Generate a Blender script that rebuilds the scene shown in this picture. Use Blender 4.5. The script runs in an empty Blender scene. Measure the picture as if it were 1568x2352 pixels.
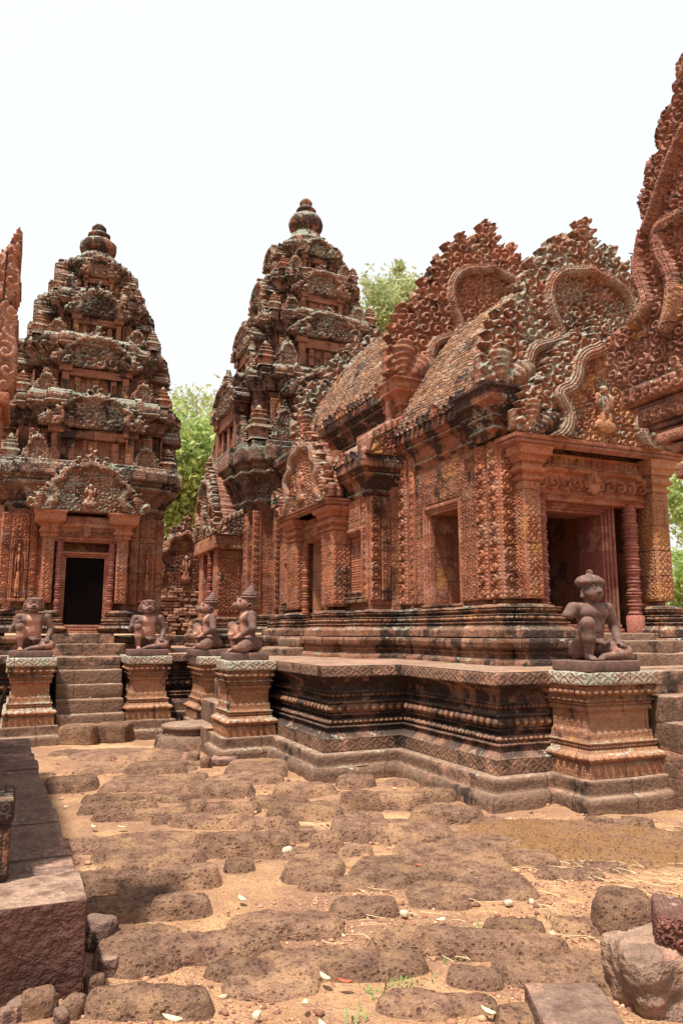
import bpy, math
import numpy as np
from math import radians, sin, cos, pi, sqrt, tan, atan2

# ------------------------------------------------------------------ camera, world, sun, exposure
scn = bpy.context.scene
COL = scn.collection
cd = bpy.data.cameras.new("camera"); cam = bpy.data.objects.new("camera", cd); COL.objects.link(cam)
cam.location = (0, 0, 1.5)
cam.rotation_euler = (radians(90 + 9.156), 0, radians(-23.4))
cd.sensor_fit = 'VERTICAL'; cd.sensor_height = 36.0; cd.lens = 1700 / 2352 * 36
cd.clip_start = 0.05; cd.clip_end = 2000
scn.camera = cam
SUN_EL, SUN_DIR = radians(70), np.array([-0.85, -0.53])     # direction towards the sun on the ground plane
w = bpy.data.worlds.new("World"); scn.world = w; w.use_nodes = True
nt = w.node_tree; nt.nodes.clear()
o_ = nt.nodes.new('ShaderNodeOutputWorld'); bg = nt.nodes.new('ShaderNodeBackground')
sky = nt.nodes.new('ShaderNodeTexSky'); sky.sky_type = 'NISHITA'; sky.sun_disc = False
sky.sun_elevation = SUN_EL; sky.sun_rotation = atan2(SUN_DIR[0], SUN_DIR[1]); sky.dust_density = 6; sky.air_density = 1.2; sky.ozone_density = 1
mx = nt.nodes.new('ShaderNodeMix'); mx.data_type = 'RGBA'; mx.inputs[0].default_value = 0.88
nt.links.new(sky.outputs[0], mx.inputs[6]); mx.inputs[7].default_value = (5.75, 5.85, 6.0, 1)      # thick white haze over the blue
nt.links.new(mx.outputs[2], bg.inputs[0]); bg.inputs[1].default_value = 0.13
nt.links.new(bg.outputs[0], o_.inputs[0])
sl = bpy.data.lights.new("sun", 'SUN'); sl.energy = 5.0; sl.angle = radians(2.5); sl.color = (1.0, 0.95, 0.87)
so = bpy.data.objects.new("sun", sl); COL.objects.link(so)
import mathutils
sd = mathutils.Vector((SUN_DIR[0] * cos(SUN_EL), SUN_DIR[1] * cos(SUN_EL), sin(SUN_EL)))
so.rotation_euler = sd.to_track_quat('Z', 'Y').to_euler()
scn.view_settings.view_transform = 'Standard'; scn.view_settings.look = 'None'
scn.view_settings.exposure = 0.52; scn.view_settings.gamma = 1.0

# ------------------------------------------------------------------ numpy noise
def h3(x, y, z, s=0):
    x = x.astype(np.int64); y = y.astype(np.int64); z = z.astype(np.int64)
    n = (x * 73856093) ^ (y * 19349663) ^ (z * 83492791) ^ (s * 2654435761)
    n = n & 0xffffffff; n = ((n ^ (n >> 13)) * 1274126177) & 0xffffffff
    n = n ^ (n >> 16); return (n & 0xffffff) / float(0x1000000)
def vnoise(P, sc, s=0):
    Q = P * sc; I = np.floor(Q); f = Q - I; f = f * f * (3 - 2 * f); r = 0
    for a in (0, 1):
        wa = f[:, 0] if a else 1 - f[:, 0]
        for b in (0, 1):
            wb = f[:, 1] if b else 1 - f[:, 1]
            for c in (0, 1):
                wc = f[:, 2] if c else 1 - f[:, 2]
                r = r + wa * wb * wc * h3(I[:, 0] + a, I[:, 1] + b, I[:, 2] + c, s)
    return r
def fbm(P, sc, s=0, o=3):
    r = 0; a = .5; t = 0
    for i in range(o): r = r + a * vnoise(P, sc * 2**i, s + i); t += a; a *= .5
    return r / t
def sst(a, b, x):
    t = np.clip((x - a) / (b - a), 0, 1); return t * t * (3 - 2 * t)

# ------------------------------------------------------------------ mesh builder
class MB:
    def __init__(s): s.V = []; s.n = 0; s.F = []; s.S = []; s.U = []; s.C = []
    def add(s, V, F, uv=None, col=None):
        V = np.asarray(V, float); F = np.asarray(F, np.int64)
        if len(V) == 0 or len(F) == 0: return s
        s.V.append(V); s.F.append((F + s.n).ravel()); s.S.append(np.full(F.shape[0], F.shape[1]))
        if uv is None: s.U.append(boxuv(V, F))
        else: s.U.append(np.asarray(uv, float)[F.ravel()])
        s.C.append(np.zeros(len(V)) if col is None else np.asarray(col, float)); s.n += len(V); return s
def boxuv(V, F):
    a = V[F[:, 1]] - V[F[:, 0]]; b = V[F[:, 2]] - V[F[:, 0]]
    n = np.abs(np.cross(a, b)); ax = np.argmax(n + np.array([1e-9, 0, 0]), 1); k = F.shape[1]
    P = V[F.ravel()]; ax = np.repeat(ax, k)
    u = np.where(ax == 0, P[:, 1], P[:, 0]); v = np.where(ax == 2, P[:, 1], P[:, 2])
    return np.stack([u, v], 1)
def wloc(o):
    L = np.zeros(3)
    while o: L = L + np.array(o.location); o = o.parent
    return L
def link(name, me, parent):
    o = bpy.data.objects.new(name, me); COL.objects.link(o)
    if parent: o.parent = parent
    return o
def build(name, mb, mat, parent=None, smooth=False, label=None, local=False):
    """one mesh object; vertices are given in world space unless local"""
    V = np.concatenate(mb.V)
    if parent is not None and not local: V = V - wloc(parent)
    L = np.concatenate(mb.F); S = np.concatenate(mb.S); U = np.concatenate(mb.U); C = np.concatenate(mb.C)
    me = bpy.data.meshes.new(name); me.vertices.add(len(V)); me.vertices.foreach_set('co', V.ravel().astype(np.float32))
    me.loops.add(len(L)); me.loops.foreach_set('vertex_index', L.astype(np.int32))
    me.polygons.add(len(S)); st = np.concatenate([[0], np.cumsum(S)[:-1]])
    me.polygons.foreach_set('loop_start', st.astype(np.int32))
    uvl = me.uv_layers.new(name='UVMap'); uvl.data.foreach_set('uv', U.ravel().astype(np.float32))
    at = me.attributes.new('stain', 'FLOAT', 'POINT'); at.data.foreach_set('value', C.astype(np.float32))
    me.update(calc_edges=True); me.validate()
    if smooth: me.polygons.foreach_set('use_smooth', np.ones(len(me.polygons), bool))
    me.materials.append(mat)
    o = link(name, me, parent)
    if label: o['label'] = label
    return o
def thing(name, label, cat, loc=(0, 0, 0), group=None):
    o = bpy.data.objects.new(name, None); COL.objects.link(o); o.location = loc; o.empty_display_size = .2
    tag(o, label, cat, group); return o
def tag(o, label, cat, group=None, kind=None):
    o['label'] = label; o['category'] = cat
    if group: o['group'] = group
    if kind: o['kind'] = kind
    return o
def struct(o): o['kind'] = 'structure'; return o
def dup(root, loc=None, rotz=None, label=None):
    r = root.copy(); COL.objects.link(r)
    if loc is not None: r.location = loc
    if rotz is not None: r.rotation_euler = (0, 0, rotz)
    if label: r['label'] = label
    for ch in list(root.children):
        c = ch.copy(); COL.objects.link(c); c.parent = r
        for g in list(ch.children):
            d = g.copy(); COL.objects.link(d); d.parent = c
    return r

def grid_faces(nu, nv):
    i = np.arange(nu - 1)[:, None] * nv + np.arange(nv - 1)[None, :]; i = i.ravel()
    return np.stack([i, i + nv, i + nv + 1, i + 1], 1)
def rough(V, N, amp, sc, s=0, chip=0.0):
    d = (fbm(V, sc, s) - .5) * 2 * amp
    if chip:
        c = vnoise(V, sc * .8, s + 9); d = d - chip * np.clip((c - .70) / .3, 0, 1)
    return V + N * d[:, None]
def rbox(mb, x0, x1, y0, y1, z0, z1, r=.015, ds=.06, amp=.004, sc=8, seed=0, chip=0, rot=0, col=None, maxn=60):
    """box with rounded worn edges, subdivided and roughened"""
    lo = np.array([min(x0, x1), min(y0, y1), min(z0, z1)], float); hi = np.array([max(x0, x1), max(y0, y1), max(z0, z1)], float)
    c = (lo + hi) / 2; r = min(r, .49 * (hi - lo).min())
    for ax in range(3):
        a, b = [k for k in range(3) if k != ax]
        def lin(k):
            n = int(np.clip(round((hi[k] - lo[k]) / ds), 1, maxn)); t = np.linspace(lo[k] + r, hi[k] - r, n + 1)
            return np.concatenate([[lo[k]], [lo[k] + r * .3], t, [hi[k] - r * .3], [hi[k]]])
        A, B = lin(a), lin(b); GA, GB = np.meshgrid(A, B, indexing='ij')
        for sgn in (0, 1):
            P = np.zeros((GA.size, 3)); P[:, a] = GA.ravel(); P[:, b] = GB.ravel(); P[:, ax] = hi[ax] if sgn else lo[ax]
            q = np.clip(P, lo + r, hi - r); n = P - q; n /= np.maximum(np.linalg.norm(n, axis=1), 1e-9)[:, None]
            W = q + n * r
            if amp or chip: W = rough(W, n, amp, sc, seed, chip)
            F = grid_faces(len(A), len(B))
            flip = (sgn == 1) ^ (ax == 1)
            if not flip: F = F[:, ::-1]
            u = P[:, 1] if ax == 0 else P[:, 0]; v = P[:, 1] if ax == 2 else P[:, 2]
            if rot:
                R = np.array([[cos(rot), -sin(rot)], [sin(rot), cos(rot)]]); W[:, :2] = (W[:, :2] - c[:2]) @ R.T + c[:2]
            mb.add(W, F, np.stack([u, v], 1))
    return mb

# profile tokens: (kind, dz, offset_at_end, [bead_amp, bead_period]);  kind l=line t=torus(bulge) c=cavetto
def prof(z0, off0, toks, res=.02):
    off = [off0]; z = [z0]; ba = [0.]; bp = [.1]
    for t in toks:
        k, dz, o1 = t[:3]; a, p = (t[3], t[4]) if len(t) > 4 else (0., .1)
        n = max(1, int(round(max(abs(dz), abs(o1 - off[-1])) / res))); n = min(n, 6)
        o0, zz = off[-1], z[-1]
        if k in 'tc': n = max(n, 5)
        for i in range(1, n + 1):
            f = i / n
            if k == 't': off.append(o0 + (o1 - o0) * f + sin(pi * f) * abs(dz) * .45)
            elif k == 'c': off.append(o0 + (o1 - o0) * (1 - cos(f * pi / 2)) if o1 > o0 else o0 + (o1 - o0) * sin(f * pi / 2))
            else: off.append(o0 + (o1 - o0) * f)
            z.append(zz + dz * f); ba.append(a * (sin(pi * f) if k == 't' else (1 if 0 < f < 1 else .0))); bp.append(p)
    return np.array(off), np.array(z), np.array(ba), np.array(bp)
def sweep(mb, pts, pr, closed=True, ds=.03, amp=.004, sc=6, seed=0, chip=0., blk=0., cap=True, zfun=None, split=None):
    off, z, ba, bp = pr; pts = np.array(pts, float); n = len(pts)
    E = [(i, (i + 1) % n) for i in range(n if closed else n - 1)]
    nor = []
    for a, b in E:
        d = pts[b] - pts[a]; L = np.linalg.norm(d); nor.append(np.array([d[1], -d[0]]) / L)
    mit = []
    for i in range(n):
        pv = nor[(i - 1) % len(E)] if (closed or i > 0) else nor[0]; nx = nor[i % len(E)] if (closed or i < n - 1) else nor[-1]
        m = pv + nx; m = m / max(1e-6, m @ m) * 2; mit.append(m if np.linalg.norm(m) < 3 else m * 0)
    uo = 0
    for e, (a, b) in enumerate(E):
        L = np.linalg.norm(pts[b] - pts[a]); k = max(2, int(L / ds)); k = min(k, 900); t = np.linspace(0, 1, k + 1)
        base = pts[a][None] * (1 - t[:, None]) + pts[b][None] * t[:, None]
        md = mit[a][None] * (1 - t[:, None]) + mit[b][None] * t[:, None]
        # keep straight offset along edge
        u = t * L
        O = np.repeat(off[None], k + 1, 0)
        nb = np.maximum(1, np.round(L / bp)); per = L / nb
        O = O + ba[None] * (np.abs(np.sin(pi * u[:, None] / per[None])) - .35)
        V = np.zeros((k + 1, len(z), 3)); V[..., :2] = base[:, None] + md[:, None] * O[..., None]; V[..., 2] = z[None]
        V = V.reshape(-1, 3); N = np.zeros_like(V); N[:, :2] = nor[e]
        vl = np.concatenate([[0], np.cumsum(np.hypot(np.diff(off), np.diff(z)))])
        uv = np.stack([np.repeat(u + uo, len(z)), np.tile(vl, k + 1)], 1)
        d = (fbm(V, sc, seed) - .5) * 2 * amp
        if blk:
            row = np.floor(V[:, 2] / .31 + .2); cx = np.floor((V[:, 0] * .9 + V[:, 1]) / .52 + row * .37)
            d = d + (h3(cx, row, row * 0 + e, seed + 5) - .5) * 2 * blk
        if chip:
            c = vnoise(V, 5, seed + 9); d = d - chip * np.clip((c - .68) / .3, 0, 1)
        if blk: d = d - np.where(h3(cx, row, row * 0 + e, seed + 11) > .86, blk * 2.6, 0); V[:, 2] += (h3(cx, row * 0, row * 0 + e, seed + 13) - .5) * blk * 1.3
        g = np.minimum(np.repeat(t * L, len(z)), np.repeat((1 - t) * L, len(z))); d = d * sst(-.02, .03, g)
        V = V + N * d[:, None]; V[:, 2] += (vnoise(V, 2.2, seed + 3) - .5) * amp * 1.5
        F = grid_faces(k + 1, len(z)); wear_hilite = (ba[None] / .035 * np.abs(np.sin(pi * u[:, None] / per[None]))**2).ravel() * .8; mb.add(V, F, uv, np.clip(wear_hilite, 0, 1)); uo += L  # bead crests coloured lighter: part wear, part painted highlight
    if cap and closed:
        P = np.array([pts[i] + mit[i] * off[-1] for i in range(n)]); V = np.column_stack([P, np.full(n, z[-1])])
        mb.add(V, np.arange(n)[None], P)
    return mb
def lathe(mb, pr, c=(0, 0), seg=16, flat=False, rot=0, sq=1.0, amp=0, seed=0):
    r = np.array([p[0] for p in pr]); z = np.array([p[1] for p in pr]); a = np.linspace(0, 2 * pi, seg + 1) + rot
    V = np.zeros((seg + 1, len(r), 3)); V[..., 0] = c[0] + np.cos(a)[:, None] * r; V[..., 1] = c[1] + np.sin(a)[:, None] * r * sq; V[..., 2] = z[None]
    V = V.reshape(-1, 3); N = np.zeros_like(V); N[:, 0] = np.repeat(np.cos(a), len(r)); N[:, 1] = np.repeat(np.sin(a), len(r))
    if amp: V = rough(V, N, amp, 9, seed)
    vl = np.concatenate([[0], np.cumsum(np.hypot(np.diff(r), np.diff(z)))])
    uv = np.stack([np.repeat(np.arange(seg + 1) / seg * 2 * pi * max(r), len(r)), np.tile(vl, seg + 1)], 1)
    mb.add(V, grid_faces(seg + 1, len(r)), uv); return mb

# ------------------------------------------------------------------ relief height functions (u, v in metres -> 0..1)
def scroll(u, v, cell=.1, seed=0, jit=.5, turns=1.7):
    gu = np.floor(u / cell); gv = np.floor(v / cell); best = np.full(u.shape, 9.); bt = np.zeros(u.shape); bs = np.zeros(u.shape)
    z0 = np.zeros_like(gu)
    for a in (-1, 0, 1):
        for b in (-1, 0, 1):
            cu = gu + a; cv = gv + b; rx = h3(cu, cv, z0, seed); ry = h3(cu, cv, z0 + 1, seed)
            px = (cu + .5 + (rx - .5) * jit) * cell; py = (cv + .5 + (ry - .5) * jit) * cell
            d = np.hypot(u - px, v - py); m = d < best; best = np.where(m, d, best)
            bt = np.where(m, np.arctan2(v - py, u - px), bt); bs = np.where(m, np.where(rx > .5, 1., -1.), bs)
    r = best / cell; h = .5 + .5 * np.cos(2 * pi * turns * r * 1.15 + bs * bt)
    boss = np.clip(1 - r * 5, 0, 1); return np.clip(np.clip(h * 1.25 - .12, 0, 1)**1.35 * (1.05 - .4 * r) + boss * .8, 0, 1)
def roundels(u, v, w, per, seed=0):
    """vine band: a row of round medallions inside a strip 0..w with plain edges"""
    x = u - w / 2; k = np.floor(v / per); y = (v - (k + .5) * per); R = min(w, per) * .43
    r = np.hypot(x, y) / R; t = np.arctan2(y, x) * np.where(k % 2 == 0, 1, -1)
    h = np.where(r < 1.05, .55 + .45 * np.cos(2 * pi * 1.6 * r + t), .25 + .35 * np.cos(40 / w * x) * np.cos(2 * pi * v / per * 3))
    h = np.where(r < .3, .8 + .3 * np.cos(r / .3 * pi / 2), h)
    e = np.minimum(u, w - u); return np.where(e < w * .08, .55, np.clip(h, 0, 1))
def tapestry(u, v, c=.12, seed=0):
    c = c * 1.0
    a = (u / c) % 1 * 2 - 1; b = (v / c) % 1 * 2 - 1; k = h3(np.floor(u / c), np.floor(v / c), np.zeros_like(u), seed)
    edge = np.maximum(np.abs(a), np.abs(b)); x = np.abs(a) - .45; y = np.abs(b) - .45
    r = np.hypot(x, y); t = np.arctan2(y, x); h = .45 + .4 * np.cos(2 * pi * 1.8 * r * 1.6 + t * (1 + np.floor(k * 2)))
    rc = np.hypot(a, b); h = np.where(rc < .28, .9 - rc, h); return np.where(edge > .9, .42, np.clip(h, 0, 1) * .9)
def diamonds(u, v, w=.12):
    a = np.abs((u / w) % 1 * 2 - 1); b = np.abs(v * 2 - 1); d = a + b
    return np.clip(.5 + .5 * np.cos(d * 2 * pi * 1.2), 0, 1)
def panel(mb, O, U, V_, w_, h_, fn, depth=.02, res=.011, skirt=.02, maxn=420, worn=.42):
    O = np.array(O, float); U = np.array(U, float); V_ = np.array(V_, float); N = np.cross(U, V_)
    nu = min(maxn, max(3, int(w_ / res))); nv = min(maxn, max(3, int(h_ / res))); u, v = np.meshgrid(np.linspace(0, w_, nu), np.linspace(0, h_, nv), indexing='ij')
    H = fn(u, v); wr = np.clip(H, 0, 1).ravel()**1.5 * worn; H = H * depth; H[0, :] = H[-1, :] = -skirt; H[:, 0] = H[:, -1] = -skirt  # raised carving painted lighter by height: wear plus relief light put in colour
    P = O + U * u[..., None] + V_ * v[..., None] + N * H[..., None]
    off = O @ np.abs(U); mb.add(P.reshape(-1, 3), grid_faces(nu, nv), np.stack([u.ravel() + off, v.ravel() + O[2]], 1), wr); return mb

# ---- heightfield slabs for pediments: silhouette mask + layered carving, real thickness
def pldist(S, T, pts, closed=False):
    best = np.full(S.shape, 99.); bu = np.zeros(S.shape); L0 = 0; n = len(pts)
    for i in range(n if closed else n - 1):
        a = np.array(pts[i]); b = np.array(pts[(i + 1) % n]); d = b - a; L = np.hypot(*d); t = np.clip(((S - a[0]) * d[0] + (T - a[1]) * d[1]) / (L * L), 0, 1)
        q = np.hypot(S - a[0] - d[0] * t, T - a[1] - d[1] * t); m = q < best; best = np.where(m, q, best); bu = np.where(m, L0 + t * L, bu); L0 += L
    return best, bu
def inpoly(S, T, pts):
    c = np.zeros(S.shape, bool); n = len(pts)
    for i in range(n):
        x0, y0 = pts[i]; x1, y1 = pts[(i + 1) % n]
        if y0 == y1: continue
        c ^= ((T < y0) != (T < y1)) & (S < (x1 - x0) * (T - y0) / (y1 - y0) + x0)
    return c
def slab(mb, O, U, w_, h_, fn, thick, res=.014, mg=.12):
    """fn(S,T)->(mask,H metres). O: bottom centre of the front plane, U: horizontal unit direction, front normal = U x Z"""
    O = np.array(O, float); U = np.array(U, float); Z = np.array([0, 0, 1.]); N = np.cross(U, Z)
    s = np.arange(-w_ / 2 - mg, w_ / 2 + mg + res, res); t = np.arange(-.02, h_ + mg + res, res); S, T = np.meshgrid(s, t, indexing='ij')
    M, H = fn(S, T); C = M[:-1, :-1] & M[1:, :-1] & M[:-1, 1:] & M[1:, 1:]
    nu, nv = S.shape; P = O + U * S[..., None] + Z * T[..., None]
    PF = (P + N * H[..., None]).reshape(-1, 3); PB = (P - N * thick).reshape(-1, 3)
    F = grid_faces(nu, nv).reshape(nu - 1, nv - 1, 4)[C]; uv = np.stack([S.ravel() + O[0] + O[1], T.ravel() + O[2]], 1)
    n0 = nu * nv; sides = []
    Cp = np.pad(C, 1)
    I, J = np.nonzero(C); idx = lambda i, j: i * nv + j
    for (di, dj, a, b) in ((-1, 0, (0, 0), (0, 1)), (1, 0, (1, 1), (1, 0)), (0, -1, (1, 0), (0, 0)), (0, 1, (0, 1), (1, 1))):
        m = ~Cp[I + 1 + di, J + 1 + dj]; i, j = I[m], J[m]; va = idx(i + a[0], j + a[1]); vb = idx(i + b[0], j + b[1])
        sides.append(np.stack([va, vb, vb + n0, va + n0], 1))
    F2 = F[:, ::-1] + n0; allF = np.concatenate([F, F2] + sides); V = np.concatenate([PF, PB])
    used = np.unique(allF); mp = np.zeros(len(V), np.int64); mp[used] = np.arange(len(used))
    st_ = getattr(fn, 'st', None); mb.add(V[used], mp[allF], np.concatenate([uv, uv])[used], None if st_ is None else np.concatenate([st_.ravel(), st_.ravel()])[used]); return mb
ARC2 = [(-.66, -.03), (-.64, .06), (-.66, .16), (-.60, .24), (-.48, .27), (-.36, .30), (-.34, .36), (-.42, .46), (-.44, .56), (-.38, .65), (-.24, .71), (-.10, .72), (0, .75)]
ARC3 = [(-.66, -.03), (-.54, .02), (-.46, .12), (-.47, .23), (-.56, .32), (-.55, .37), (-.42, .41), (-.34, .50), (-.32, .58), (-.29, .66), (-.18, .73), (-.08, .75), (0, .80)]
def chaikin(p, k=2):
    for _ in range(k): p = [p[0]] + [q for a, b in zip(p[:-1], p[1:]) for q in ((a[0] * .75 + b[0] * .25, a[1] * .75 + b[1] * .25), (a[0] * .25 + b[0] * .75, a[1] * .25 + b[1] * .75))] + [p[-1]]
    return p
def mirror(p): return p + [(-x, y) for x, y in p[::-1] if abs(x) > 1e-6]
OUT = [(-1.0, 0), (-1.03, .13), (-.97, .3), (-.88, .40), (-.80, .36), (-.79, .46), (-.70, .50), (-.68, .60), (-.58, .63), (-.55, .72), (-.45, .75), (-.42, .83), (-.33, .85), (-.27, .91), (-.17, .89), (-.125, .86), (-.07, .97), (0, 1.09)]
ARC = [(-1.05, -.03), (-.86, .02), (-.72, .08), (-.64, .18), (-.62, .27), (-.68, .34), (-.73, .42), (-.68, .50), (-.56, .53), (-.50, .57), (-.50, .64), (-.44, .71), (-.3, .75), (-.12, .76), (0, .81)]
def ped_fn(w_, h_, seed=0, depth=.12, bw=.055, leaf=.07, cell=.085, outl=OUT, arc=ARC, erode=.0, figure=True, gold=0):
    out = [(x * w_ / 2, y * h_) for x, y in mirror(outl)]; ar = chaikin([(x * w_ / 2, y * h_) for x, y in mirror(arc)])
    def fn(S, T):
        fn.st = None
        ins = inpoly(S, T, out); do, uo = pldist(S, T, out); sd_ = np.where(ins, -do, do)
        lf = leaf * 1.25 * (1 - np.abs((uo / (leaf * 1.5)) % 1 * 2 - 1))
        P = np.stack([S.ravel(), T.ravel(), np.full(S.size, seed * 3.1)], 1)
        nz = fbm(P, 7, seed).reshape(S.shape); M = (sd_ < lf - .012 - (nz - .45) * erode) & (T >= -.001)
        ina = inpoly(S, T, ar); da, ua = pldist(S, T, ar)
        sc = scroll(S, T, cell, seed); sc2 = scroll(S, T, cell * .8, seed + 3)
        edge = np.clip(-(sd_ - lf) / .03, 0, 1)
        H = np.where(ina, -.1 + .85 * sc2, .15 + .85 * sc) * depth * .62
        # radiating leaves in the border
        f = da / bw; band = (.72 + .30 * np.sqrt(np.clip(1 - f * f, 0, 1)) - .22 * (np.abs(f - .3) < .06) - .22 * (np.abs(f - .68) < .1)) * depth
        H = np.where(f < 1, band, H)
        if figure:
            for (fx, fy, rx, ry) in ((0, .30, .045, .11), (0, .43, .04, .045), (-.07, .34, .03, .07), (.07, .34, .03, .07), (0, .14, .11, .06), (-.04, .2, .03, .06), (.04, .2, .03, .06)):
                r2 = ((S - fx * w_ / 2 * 1.1) / (rx * w_ / 2 * 1.2))**2 + ((T - fy * h_) / (ry * h_))**2
                H = np.maximum(H, np.where(r2 < 1, depth * (.4 + .5 * np.sqrt(np.clip(1 - r2, 0, 1))), 0))
        # fan of serpent heads at both ends
        for sg in (-1, 1):
            cx = sg * w_ / 2 * .9; R = min(.30 * h_, .17 * w_); x = (S - cx) * sg; r = np.hypot(x, T - .01) / R; ph = np.arctan2(T - .01, x + 1e-6)
            lob = np.abs(np.cos((ph - pi / 2) * 3.3)); rr = .70 + .30 * lob
            m = (r < rr) & (T > -.001) & (ph > .15) & (ph < 2.9)
            M = M | m; H = np.where(m, depth * (.35 + .60 * lob * np.sin(np.clip(r, 0, 1) * pi * .6) + .06 * np.cos(r * 40)), H)
        H = H * (.35 + .65 * edge) + (nz - .5) * .010
        fn.st = np.maximum((ina & (f > 1)).astype(float) * gold, np.clip(H / depth - .35, 0, 1) * .45)  # same height lightening on gables: part wear, part painted relief light
        if gold: fn.st = np.where((f < 1.05) & (T > 0.02), 2., fn.st)
        return M, H
    return fn
def pediment(name, parent, mat, O, U, w_, h_, thick=.25, res=.014, seed=0, **k):
    fn = ped_fn(w_, h_, seed, **k); mb = MB(); slab(mb, O, U, w_, h_, fn, .09, res); b = build(name, mb, mat, parent)
    N = np.cross(np.array(U, float), [0, 0, 1.]); out = [(x * w_ / 2 * .96, y * h_ * .96) for x, y in mirror(k.get('outl', OUT))]
    def back(S, T):
        P = np.stack([S.ravel(), T.ravel(), S.ravel() * 0 + seed], 1); return inpoly(S, T, out) & (T > -.001), (fbm(P, 5, seed).reshape(S.shape) - .5) * .02
    mb = MB(); slab(mb, np.array(O) - N * .085, U, w_, h_, back, thick - .085, .03); build('backing', mb, M_back, b); return b

# ------------------------------------------------------------------ materials
class NTB:
    def __init__(s, name):
        m = bpy.data.materials.new(name); m.use_nodes = True; s.m = m; s.t = m.node_tree; s.t.nodes.clear()
        s.out = s.n('ShaderNodeOutputMaterial'); s.b = s.n('ShaderNodeBsdfPrincipled'); s.l(s.b.outputs[0], s.out.inputs[0])
    def n(s, t, **k):
        x = s.t.nodes.new(t)
        for a, b in k.items(): setattr(x, a, b)
        return x
    def l(s, a, b): s.t.links.new(a, b)
    def set(s, inp, v):
        if isinstance(v, bpy.types.NodeSocket): s.l(v, inp)
        else: inp.default_value = v
    def M(s, op, a, b=0., c=None, clamp=False):
        x = s.n('ShaderNodeMath', operation=op, use_clamp=clamp); s.set(x.inputs[0], a); s.set(x.inputs[1], b)
        if c is not None: s.set(x.inputs[2], c)
        return x.outputs[0]
    def VM(s, op, a, b=None, sc=None):
        x = s.n('ShaderNodeVectorMath', operation=op); s.set(x.inputs[0], a)
        if b is not None: s.set(x.inputs[1], b)
        if sc is not None: s.set(x.inputs[3], sc)
        return x
    def mix(s, f, a, b, bt='MIX'):
        x = s.n('ShaderNodeMix', data_type='RGBA', blend_type=bt); s.set(x.inputs[0], f)
        for i, v in ((6, a), (7, b)):
            if isinstance(v, tuple) and len(v) == 3: v = (*v, 1)
            s.set(x.inputs[i], v)
        return x.outputs[2]
    def noise(s, vec, scale, det=4, rough=.55, dist=0.):
        x = s.n('ShaderNodeTexNoise'); s.set(x.inputs['Vector'], vec); x.inputs['Scale'].default_value = scale; x.inputs['Detail'].default_value = det
        x.inputs['Roughness'].default_value = rough; x.inputs['Distortion'].default_value = dist; return x.outputs[0]
    def ramp(s, v, a, b, inv=False):
        x = s.n('ShaderNodeMapRange', interpolation_type='SMOOTHSTEP'); s.set(x.inputs[0], v); x.inputs[1].default_value = a; x.inputs[2].default_value = b
        x.inputs[3].default_value, x.inputs[4].default_value = (1, 0) if inv else (0, 1); return x.outputs[0]
    def sep(s, v):
        x = s.n('ShaderNodeSeparateXYZ'); s.l(v, x.inputs[0]); return x.outputs
    def bump(s, h, st=1., d=.01, nrm=None):
        x = s.n('ShaderNodeBump'); s.l(h, x.inputs['Height']); x.inputs['Strength'].default_value = st; x.inputs['Distance'].default_value = d
        if nrm is not None: s.l(nrm, x.inputs['Normal'])
        return x.outputs[0]

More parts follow.
